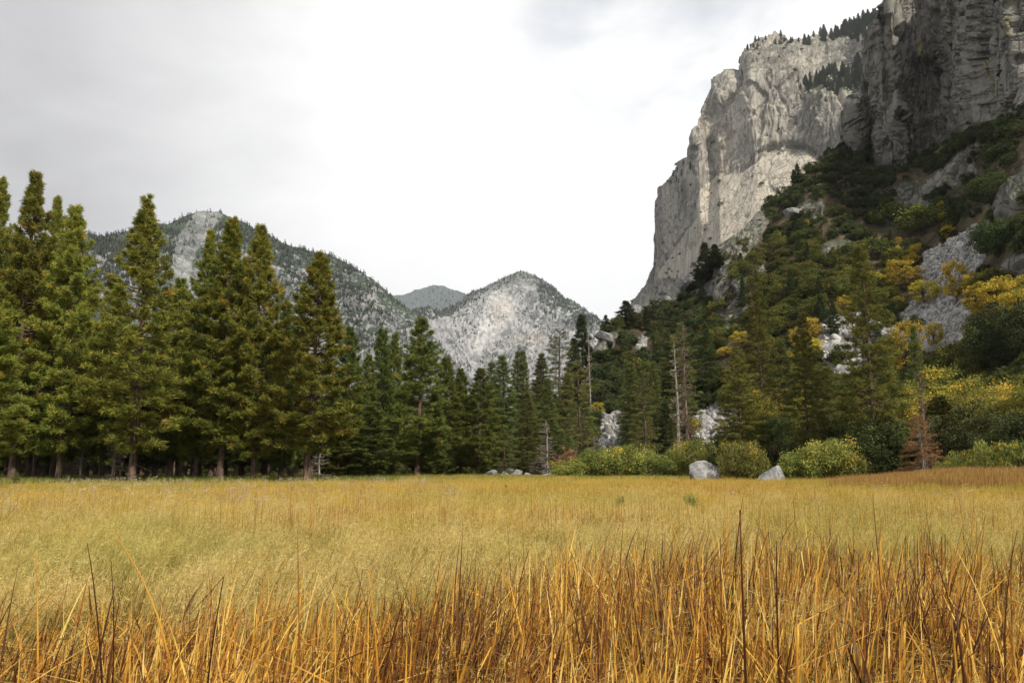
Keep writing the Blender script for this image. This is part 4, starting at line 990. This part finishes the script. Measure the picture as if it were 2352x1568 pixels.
def pC(P, px, py):
    d = py - lerp_tab(C_CREST, px); bare = inpoly(px, py, [(385, 660), (400, 560), (440, 500), (465, 482), (530, 492), (500, 520), (450, 600), (430, 700)])
    n = gnoise(P/150., 301) + .6*gnoise(P/50., 302)
    f = sstep(170, 30, d + 60*n)*sstep(900, 760, px) + sstep(330, 200, px)*.8
    crest = (d < 6)*.5*(px < 900)
    low = .10 + .35*np.clip(n*2.5, 0, 1)
    f = f*(.2 + 1.3*np.clip(n*4 + .5, 0, 1))
    return np.clip((f + crest)*(1-.93*bare) + low*(px > 600) + .15*(d < 5), .004, 1)
forest('mountain_forest', SCm, 24000, pC, 9, 19, g, 'conifer forest on the left mountain')
def pE(P, px, py):
    d = py - lerp_tab(E_CREST, px); n = gnoise(P/200., 311) + .6*gnoise(P/60., 312)
    r = inpoly(px, py, [(1230, 650), (1262, 655), (1392, 750), (1400, 800), (1330, 785), (1240, 700)])
    l = inpoly(px, py, [(940, 712), (1000, 700), (1060, 680), (1120, 655), (1100, 690), (1030, 730), (960, 740)])
    pal = inpoly(px, py, [(1090, 800), (1120, 670), (1190, 665), (1190, 740)])
    return np.clip(sstep(26, 6, d)*.5 + r*.7*(n > -.15) + l*.6 + .14*(n > .1) + .03, 0, 1)*(1-.9*pal)
forest('peak_forest', SE, 5500, pE, 9, 17, g, 'conifers on the far peak')
forest('ridge_forest', SD, 2600, lambda P, px, py: sstep(-60, 40, px - 985 + (py-656)*-.2 + 40*gnoise(P/300., 5)) + .12, 20, 34, g, 'dark forest on the far ridge')
#@@GRASS
def blades(g, base, height, lean, leanaz, curv, width, segs=5, kink=None, kinka=None, tint=None, fold=.25, face=None, taper=1.0, flat=False, texp=2.2):
    """ribbons: base Nx3, lean and curvature in radians; kink = fraction of the length where the blade is broken over"""
    N = len(base); t = np.linspace(0, 1, segs+1); th = lean[:, None] + curv[:, None]*t[None]**1.6
    if kink is not None: th = th + kinka[:, None]*(t[None] > kink[:, None])
    st = height[:, None]/segs; hx = np.concatenate([np.zeros((N, 1)), np.cumsum(np.sin(th[:, :-1])*st, 1)], 1); hz = np.concatenate([np.zeros((N, 1)), np.cumsum(np.cos(th[:, :-1])*st, 1)], 1)
    ca, sa = np.cos(leanaz)[:, None], np.sin(leanaz)[:, None]
    C = np.stack([base[:, :1] + hx*ca, base[:, 1:2] + hx*sa, base[:, 2:] + hz], -1)
    fa = g.uniform(0, 6.28, N) if face is None else face; tw = fa[:, None] + g.normal(size=N)[:, None]*.5*t[None]
    W = np.stack([np.cos(tw), np.sin(tw), 0*tw], -1)
    w = (width[:, None]*(np.clip(1.0 - t[None]**texp*taper, .04, 1)))[..., None]*.5
    if flat:
        V = np.stack([C - W*w, C + W*w], 2); k = 2
    else:
        Nn = np.stack([-np.sin(tw), np.cos(tw), 0*tw], -1); V = np.stack([C - W*w, C + Nn*w*fold*2, C + W*w], 2); k = 3
    V = V.reshape(N, -1, 3); i = np.arange(segs)[:, None]*k + np.arange(k-1)[None]; q = np.stack([i, i+1, i+k+1, i+k], -1).reshape(-1, 4)
    Fq = (np.arange(N)[:, None, None]*(segs+1)*k + q[None]).reshape(-1, 4)
    T = np.repeat(tint, (segs+1)*k); HH = np.tile(np.repeat(t, k), N)
    return V.reshape(-1, 3), Fq, T, HH

def grass_mat(name, stops, zone=None, var=.3, transl=.3):
    m = NT(name); t = m.attr('tint'); rd = m.rand()
    c = m.ramp(t, stops)
    if zone: c = zone(m, c, t)
    c = m.hsv(c, .5, 1., m.rng(rd, 0, 1, 1-var*.5, 1+var*.5, False))
    return m.finish(c, .7, None, transl, .2)
def zone_grass(m, c, t):
    n = m.noise(.055, 4, .55); n2 = m.noise(.35, 3, .5)
    c = m.mix(m.rng(n, .45, .62, 0, .75), c, m.mix(t, (.30, .28, .035), (.50, .45, .08)))
    c = m.mix(m.rng(n2, .5, .68, 0, .4), c, m.mix(t, (.24, .13, .03), (.44, .27, .07)))
    return c
G_FAR = grass_mat('meadow_grass_gold', [(0, (.22, .125, .022)), (.3, (.49, .315, .048)), (.7, (.67, .455, .08)), (1, (.79, .60, .20))], zone_grass)
def zone_near(m, c, t):
    n = m.noise(.22, 4, .55)
    return m.mix(m.rng(n, .47, .62, 0, .45), c, m.mix(t, (.19, .22, .035), (.52, .50, .12)))
G_NEAR = grass_mat('meadow_grass_straw', [(0, (.12, .11, .02)), (.25, (.29, .26, .05)), (.5, (.61, .44, .125)), (.8, (.77, .58, .21)), (1, (.87, .72, .34))], zone_near, .25)
G_BANK = grass_mat('bank_reeds', [(0, (.24, .12, .035)), (.5, (.44, .25, .075)), (1, (.62, .41, .15))], None, .3)
G_GRN = grass_mat('shade_grass', [(0, (.12, .15, .03)), (.6, (.28, .33, .06)), (1, (.42, .36, .09))], None, .4)
def clump(seed, n, R, h0, h1, w, lean=.25, curv=.6, segs=4, droop=0, wind=.5, mat=G_FAR, heads=0):
    g = np.random.default_rng(seed); a = g.uniform(0, 6.28, n); r = R*np.sqrt(g.random(n)); base = np.stack([r*np.cos(a), r*np.sin(a), 0*a-.03], -1)
    hgt = g.uniform(h0, h1, n); la = np.where(g.random(n) < wind, g.normal(0., .5, n), g.uniform(0, 6.28, n))
    V, Fq, T, H = blades(g, base, hgt, np.abs(g.normal(0, lean, n)), la, np.abs(g.normal(curv, .35*curv, n)), w*g.uniform(.6, 1.4, n), segs, tint=g.random(n), flat=True)
    return mesh_np('grass_clump', V, Fq, mat, False, {'tint': T})
def headed(seed, n, R, h0, h1, w, hl, hw, mat, lean=.25, curv=.6, wind=.8):
    """fine arching stems with feathery seed heads"""
    g = np.random.default_rng(seed); a = g.uniform(0, 6.28, n); r = R*np.sqrt(g.random(n)); base = np.stack([r*np.cos(a), r*np.sin(a), 0*a-.03], -1)
    hgt = g.uniform(h0, h1, n); la = np.where(g.random(n) < wind, g.normal(0., .5, n), g.uniform(0, 6.28, n)); le = np.abs(g.normal(0, lean, n)); cu = np.abs(g.normal(curv, .3*curv, n)); tn = g.random(n)
    V, Fq, T, H = blades(g, base, hgt, le, la, cu, np.full(n, w), 5, tint=tn*.7, flat=True)
    V2 = V.reshape(n, 6, 2, 3).mean(2); P = []; D = []
    for k in range(7):
        f = .72 + .045*k; i = f*5; i0 = int(i); q = V2[:, i0]*(1-(i-i0)) + V2[:, min(5, i0+1)]*(i-i0); P.append(q); D.append(V2[:, 5]-V2[:, 4])
    P = np.concatenate(P); D = np.concatenate(D); D /= np.linalg.norm(D, axis=1, keepdims=True)
    Vh, Fh, Th = tuft_mesh(P, D, np.full(len(P), hl/.6), 3, .6, hw, np.tile(np.clip(tn*.5+.5, 0, 1), 7), g)
    F1 = np.concatenate([Fq[:, [0, 1, 2]], Fq[:, [0, 2, 3]]])
    return mesh_np('grass_clump', np.concatenate([V, Vh]), np.concatenate([F1, Fh + len(V)]), mat, False, {'tint': np.concatenate([T, Th])})
g = np.random.default_rng(21)
def edge(az):   # far limit of the cattail bed
    return np.interp(az, [-40, -28, -18, -8, 0, 6, 14, 26, 40], [6.4, 7.0, 6.6, 7.2, 8.4, 10.0, 11.4, 12.0, 12.4])
def ring(n, r0, r1, a0=-40, a1=40, pw=1.0):
    """points spread between two distances; pw 2 = even per square metre, lower = denser near"""
    u = g.random(n); r = (r0**pw + u*(r1**pw - r0**pw))**(1/pw); a = np.radians(g.uniform(a0, a1, n))
    x, y = r*np.sin(a), r*np.cos(a); return np.stack([x, y, ground_z(x, y)], -1), r, np.degrees(a)
def field(name, protos, P, s, lab, hs=None, windr=.6):
    n = len(P); hs = np.ones(n) if hs is None else hs
    gn_stuff(name, protos, P, np.stack([0*s, 0*s, g.normal(0, windr, n)], -1), np.stack([s, s, s*hs], -1), g.integers(0, len(protos), n), lab)
# fine pale grass close by
CN = [clump(900+k, 50, .24, .4, .95, .012, .22, .9, 5, mat=G_NEAR) for k in range(4)] + [headed(910+k, 34, .28, .6, 1.0, .007, .06, .016, G_NEAR, .22, .9) for k in range(4)]
P, r, a = ring(13500, 2.6, 36, -62, 62, 1.25); k = (g.random(len(P)) < np.clip(.16 + (r - edge(a))*.35, .16, 1)) & (g.random(len(P)) < np.interp(r, [18, 36], [1, .25])); P, r, a = P[k], r[k], a[k]; field('near_grass', CN, P, g.uniform(.7, 1.15, len(P))*np.interp(r, [3, 8, 30], [.8, .9, 1.05]), 'tall pale arching grass of the near meadow')
# golden meadow
CF = [clump(930+k, 60, .7, .45, .95, .020, .12, .35, 3, mat=G_FAR) for k in range(5)] + [headed(940+k, 34, .7, .6, 1.0, .014, .09, .016, G_FAR, .10, .22) for k in range(3)]
P, r, a = ring(40000, 15, 128, -52, 52, 1.3); k = g.random(len(P)) < np.interp(r, [15, 32], [.2, 1]); P, r, a = P[k], r[k], a[k]
keep = ~((a > -3) & (r > 124)) & ~((a < -9) & (r > 80 + 5*gnoise(P/9., 71))); P, r, a = P[keep], r[keep], a[keep]
field('meadow_grass', CF, P, g.uniform(.7, 1.2, len(P))*np.interp(r, [20, 120], [.85, 1.25]), 'golden meadow grass', np.interp(r, [20, 60, 128], [1.0, .85, .62])*g.uniform(.8, 1.2, len(P))*np.where(a < -8, np.interp(r, [60, 78], [1, .5]), 1))
# brown stalks standing a little above the rest
m = NT('brown_stalk'); M_STK = m.finish(m.ramp(m.attr('tint'), [(0, (.16, .07, .02)), (.6, (.36, .19, .05)), (1, (.62, .40, .12))]), .8)
ST = [clump(990+k, 16, .9, .75, 1.15, .016, .05, .08, 2, mat=M_STK, wind=0) for k in range(3)]
P, r, a = ring(7500, 16, 110, -44, 44, 1.3); k = (gnoise(P/11., 505) + .5*gnoise(P/3., 506) > .02) & ~((a < -8) & (r > 76)); P, r = P[k], r[k]
field('brown_stalks', ST, P, g.uniform(.75, 1.15, len(P)), 'brown dry stalks in the meadow', np.interp(r, [20, 110], [1., .7]))
# green grass under the trees
CG = [clump(960+k, 60, .8, .35, .85, .03, .2, .5, 3, mat=G_GRN) for k in range(3)]
P, r, a = ring(9000, 76, 175, -44, 12, 1.3); field('shade_grass', CG, P, g.uniform(.8, 1.5, len(P)), 'green grass in the shade under the pines')
# rusty reeds on the bank to the right
CB = [clump(970+k, 70, .6, .7, 1.25, .03, .10, .2, 3, mat=G_BANK) for k in range(3)]
P, r, a = ring(5200, 50, 84, 17, 45, 1.6); k = g.random(len(P)) < sstep(20.5, 24, a)*sstep(46, 58, r); P, r = P[k], r[k]
field('bank_grass', CB, P, g.uniform(.7, 1.1, len(P)), 'rusty brown reeds on the bank')
# pale flower heads
m = NT('dry_flowers'); M_FL = m.finish(m.mix(m.rand(), (.36, .26, .15), (.68, .58, .44)), .9)
def umbel(seed):
    g = np.random.default_rng(seed); V, Fc = [], []; paths = []
    for k in range(5):
        x, y = g.normal(size=2)*.16; h = g.uniform(.75, 1.0); paths.append((np.array([[x, y, 0], [x+.01, y, h*.5], [x+.02, y+.01, h]]), np.array([.003, .003, .002])))
        for q in range(20):
            a = g.uniform(0, 6.28); rr = .05*math.sqrt(g.random()); c = np.array([x+.02+rr*math.cos(a), y+.01+rr*math.sin(a), h + .02 - rr*rr*3]); s = .010
            b = len(V); d = g.normal(size=(3, 3))*s; V += [c+d[0], c+d[1], c+d[2]]; Fc.append((b, b+1, b+2))
    V2, F2 = tubes(paths, 3); F2 = np.concatenate([F2[:, [0, 1, 2]], F2[:, [0, 2, 3]]])
    return mesh_np('umbel', np.concatenate([np.array(V), V2]), np.concatenate([np.array(Fc), F2+len(V)]), M_FL)
P1, r, a = ring(900, 22, 78, -36, -4, 1.4); P2, r2, a2 = ring(90, 24, 80, -4, 36, 1.4); P = np.concatenate([P1, P2])
keep = gnoise(P/7., 404) > -.05; P = P[keep]; field('dry_flowers', [umbel(980+k) for k in range(3)], P, g.uniform(.85, 1.2, len(P)), 'dry pale flower heads in the meadow')

# cattails ------------------------------------------------------------------------------------
REED_ST = [(0, (.050, .018, .008)), (.24, (.15, .055, .014)), (.42, (.44, .18, .028)), (.62, (.78, .41, .055)), (.82, (.92, .62, .12)), (1, (.94, .76, .30))]
def reed_mat():
    m = NT('reed_leaf'); t = m.attr('tint'); hh = m.attr('along'); n = m.noise(9, 4, .6, m.pos((1, 1, .25)))
    v = m.math('ADD', t, m.math('MULTIPLY', m.math('SUBTRACT', n, .5), .55)); c = m.ramp(v, REED_ST)
    gr = m.math('MULTIPLY', m.attr('green'), m.rng(hh, .75, .1)); c = m.mix(gr, c, (.30, .32, .05))
    tip = m.math('MULTIPLY', m.rng(hh, .72, 1.), m.rng(m.math('FRACT', m.math('MULTIPLY', t, 9.7)), .35, .6)); c = m.mix(tip, c, (.10, .035, .014))
    return m.finish(c, .55, None, .28, .35)
M_REED = reed_mat()
def reeds(name, N, pf, hf, wf, label, kinkp=.62, seed=0, lean=.15, dark=0.):
    g2 = np.random.default_rng(seed); base = pf(g2, N); N = len(base); hgt = hf(g2, base)
    kink = np.where(g2.random(N) < kinkp, g2.uniform(.3, .95, N), 2.); ka = g2.uniform(.9, 2.5, N)
    tint = np.clip(g2.beta(1.5, 1.7, N) + .55*gnoise(base*np.array([.9, .9, 0]), 55) - dark, 0, 1); le = np.abs(g2.normal(0, lean, N)); le = np.where(g2.random(N) < .2, le + g2.uniform(.1, .6, N), le)
    V, Fq, T, H = blades(g2, base, hgt, le, .3 + 3.5*gnoise(base*np.array([.5, .5, 0])+5, 56) + g2.normal(0, 1.1, N), np.abs(g2.normal(.15, .42, N)), wf(g2, N), 9, kink, ka, tint, .3)
    gr = np.repeat((g2.random(N) < .22)*g2.uniform(.3, 1, N), 30)
    me = mesh_np(name, V, Fq, M_REED, False, {'tint': T, 'along': H, 'green': gr}); return link(name, me, kind='stuff', label=label)
def near_(az): return np.interp(az, [-40, -20, 0, 40], [2.6, 2.6, 2.5, 2.3])
def pf(g2, N):
    az = g2.uniform(-58, 58, N); w = np.interp(az, [-40, -5, 3, 40], [1, .95, 1, 1]); k = g2.random(N) < w; az = az[k]; N = len(az)
    n = .5 + gnoise(np.stack([az*.35, 0*az, 0*az], -1), 3); e = edge(az)*(1 + .16*gnoise(np.stack([az*.5, 0*az+3, 0*az], -1), 9)*2); s = near_(az)
    r = (s**1.5 + g2.random(N)*(e**1.5 - s**1.5))**(1/1.5); a = np.radians(az); x, y = r*np.sin(a), r*np.cos(a)
    cl = gnoise(np.stack([x*1.1, y*1.1, 0*x], -1), 11); k = g2.random(N) < np.clip(.66 + cl*1.6, .15, 1); x, y = x[k], y[k]
    return np.stack([x, y, ground_z(x, y) - .03], -1)
def hf(g2, b):
    az = np.degrees(np.arctan2(b[:, 0], b[:, 1])); m = np.interp(az, [-40, -15, 0, 8, 40], [1.0, 1.05, 1.12, 1.25, 1.28]); r = np.hypot(b[:, 0], b[:, 1])
    m = m*np.interp(r, [2.3, 4, 6, 12], [.80, .92, 1., 1.02])
    return m*np.clip(g2.normal(.76, .17, len(b)), .3, 1.3)*(1 + .35*gnoise(b*np.array([.8, .8, 0]) + 7, 58))
reeds('cattail_reeds', 33000, pf, hf, lambda g2, N: g2.uniform(.007, .022, N), 'dense bed of dry cattail leaves in the foreground', seed=31)
def pf_near(g2, N):
    b = pf(g2, N*3); r = np.hypot(b[:, 0], b[:, 1]); b = b[r < 7.5]; return b[:N]
reeds('broad_reeds', 5400, pf_near, lambda g2, b: hf(g2, b)*.86, lambda g2, N: g2.uniform(.018, .030, N), 'broad bent cattail leaves in the foreground', .75, 131, .22, .04)
# flattened litter between them
def litter():
    g2 = np.random.default_rng(77); b = pf(g2, 17000); N = len(b); b[:, 2] += g2.uniform(.02, .75, N)**1.3
    V, Fq, T, H = blades(g2, b, g2.uniform(.25, .95, N), g2.uniform(1.15, 1.75, N), g2.uniform(0, 6.28, N), g2.normal(0, .3, N), g2.uniform(.009, .020, N), 5, None, None, np.clip(g2.beta(2, 2.6, N)+.04, 0, 1), .2)
    link('reed_litter', mesh_np('reed_litter', V, Fq, M_REED, False, {'tint': T, 'along': H*.5, 'green': 0*T}), kind='stuff', label='fallen dry reed leaves on the ground')
litter()
# single cattail leaves and stalks that stand out above the bed
STK = [  # px of the foot, px and row of the tip, distance, width m, tint, label
    (1720, 1684, 1170, 2.3, .015, .22, 'tallest dark brown cattail leaf, right of the middle, reaching above the whole bed'),
    (2062, 2000, 1135, 3.6, .020, .30, 'tall sharp cattail leaf with a pale tip, standing alone on the right'),
    (1300, 1292, 1150, 5.2, .012, .75, 'thin golden stalk whose tip bends over in a hook, near the middle'),
    (430, 426, 1185, 4.6, .014, .62, 'slender straw coloured leaf with a pale point, left of the middle'),
    (262, 253, 1240, 4.4, .013, .10, 'straight almost black blade with a cut off top on the left'),
    (480, 462, 1310, 3.6, .016, .06, 'dark broad blade folded down at its top, left half of the bed'),
    (250, 306, 1285, 4.2, .014, .05, 'dark blade slanting to the right next to the black blade'),
    (175, 216, 1345, 3.4, .016, .08, 'thick dark blade on the left leaning right, top frayed'),
    (110, 97, 1262, 4.8, .014, .60, 'golden double blade at the far left'),
    (700, 683, 1215, 5.2, .012, .35, 'thin brown stalk above the pale grass, left of the middle'),
    (1240, 1182, 1180, 5.6, .014, .50, 'long leaf leaning left at the left end of the tall reeds'),
    (1500, 1455, 1265, 4.6, .016, .12, 'dark broken leaf slanting above the reeds, just right of the middle'),
    (1610, 1590, 1165, 6.0, .010, .65, 'fine arching stem whose tip droops to the left'),
    (1650, 1655, 1238, 4.4, .016, .10, 'dark stiff blade a little left of the tallest dark leaf'),
    (1790, 1770, 1230, 5., .014, .15, 'brown blade with a snapped tip right of the tallest dark leaf'),
    (2330, 2225, 1210, 4.6, .014, .15, 'brown blade reaching up left near the right edge'),
    (2400, 2110, 1400, 2.1, .022, .05, 'thick dark blades crossing the lower right corner'),
    (1405, 1330, 1340, 4., .018, .08, 'dark folded leaf like a narrow roof, at the left of the dense bed'),
    (880, 880, 1310, 4.2, .017, .60, 'golden upright blade in the middle of the left half'),
    (2170, 2130, 1270, 4.6, .014, .15, 'dark snapped leaf above the bed in the right half'),
]
for px0, px1, ptop, r, w, tn, lab in STK:
    x, y, z0 = spot(px0, r, 1568); tip = at(px1, ptop, r); g2 = np.random.default_rng(int(px0))
    v = tip - np.array([x, y, z0]); H = np.linalg.norm(v); le = math.acos(v[2]/H); la = math.atan2(v[1], v[0])
    bent = 'bends' in lab or 'droops' in lab; fold = 'fold' in lab or 'broken' in lab or 'snapped' in lab
    V, Fq, T, Hh = blades(g2, np.array([[0, 0, 0.]]), np.array([H*(1.12 if fold else 1.06 if bent else 1.)]), np.array([le]), np.array([la]), np.array([g2.normal(0, .22)]), np.array([w]), 16,
                          np.array([.9 if bent else .86 if fold else 2.]), np.array([1.9 if bent else 2.6]), np.array([tn]), .45, face=np.array([g2.normal(0, .4)]), texp=1.3)
    thk = V.copy(); me = mesh_np('cattail', V, Fq, M_REED, False, {'tint': T, 'along': Hh*.7, 'green': 0*T})
    o = link('cattail_leaf', me, loc=(x, y, z0), label=lab, category='reed')
    md = o.modifiers.new('thickness', 'SOLIDIFY'); md.thickness = .0025
# small plants in the meadow
for px, top, r, w, lab in [(1161, 1108, 42, 6, 'tiny dark seedling standing alone in the middle of the meadow'), (1586, 1128, 25, 17, 'small round green pine seedling in the open meadow on the right'), (1425, 1132, 24, 11, 'sparse low green sprig left of the round seedling'), (38, 1082, 72, 10, 'small leafy green sapling at the far left under the dark pines')]:
    tree_px(WIL[1] if 'round' in lab or 'sprig' in lab else SMALLFIR, 'seedling', px, top, r, w, lab, category='plant')

#@@HAZE
def haze():
    m = bpy.data.materials.new('haze'); m.use_nodes = True; nt = m.node_tree; nt.nodes.clear()
    o = nt.nodes.new('ShaderNodeOutputMaterial'); v = nt.nodes.new('ShaderNodeVolumePrincipled')
    v.inputs['Color'].default_value = (.86, .92, 1., 1); v.inputs['Density'].default_value = 5e-5; v.inputs['Anisotropy'].default_value = .2
    nt.links.new(v.outputs[0], o.inputs['Volume'])
    zt = max(float(S_['P'][..., 2].max()) for S_ in (SA, SB, SCm, SE, SD)) + 60
    x0, x1, y0, y1, z0, z1 = -11500, 11500, -11500, 11500, -8, zt
    V = [(x, y, z) for z in (z0, z1) for y in (y0, y1) for x in (x0, x1)]
    me = mesh_np('haze', np.array(V, float), np.array([(0, 2, 3, 1), (4, 5, 7, 6), (0, 1, 5, 4), (2, 6, 7, 3), (0, 4, 6, 2), (1, 3, 7, 5)]), m)
    link('haze', me, kind='stuff', label='thin valley haze')
haze()
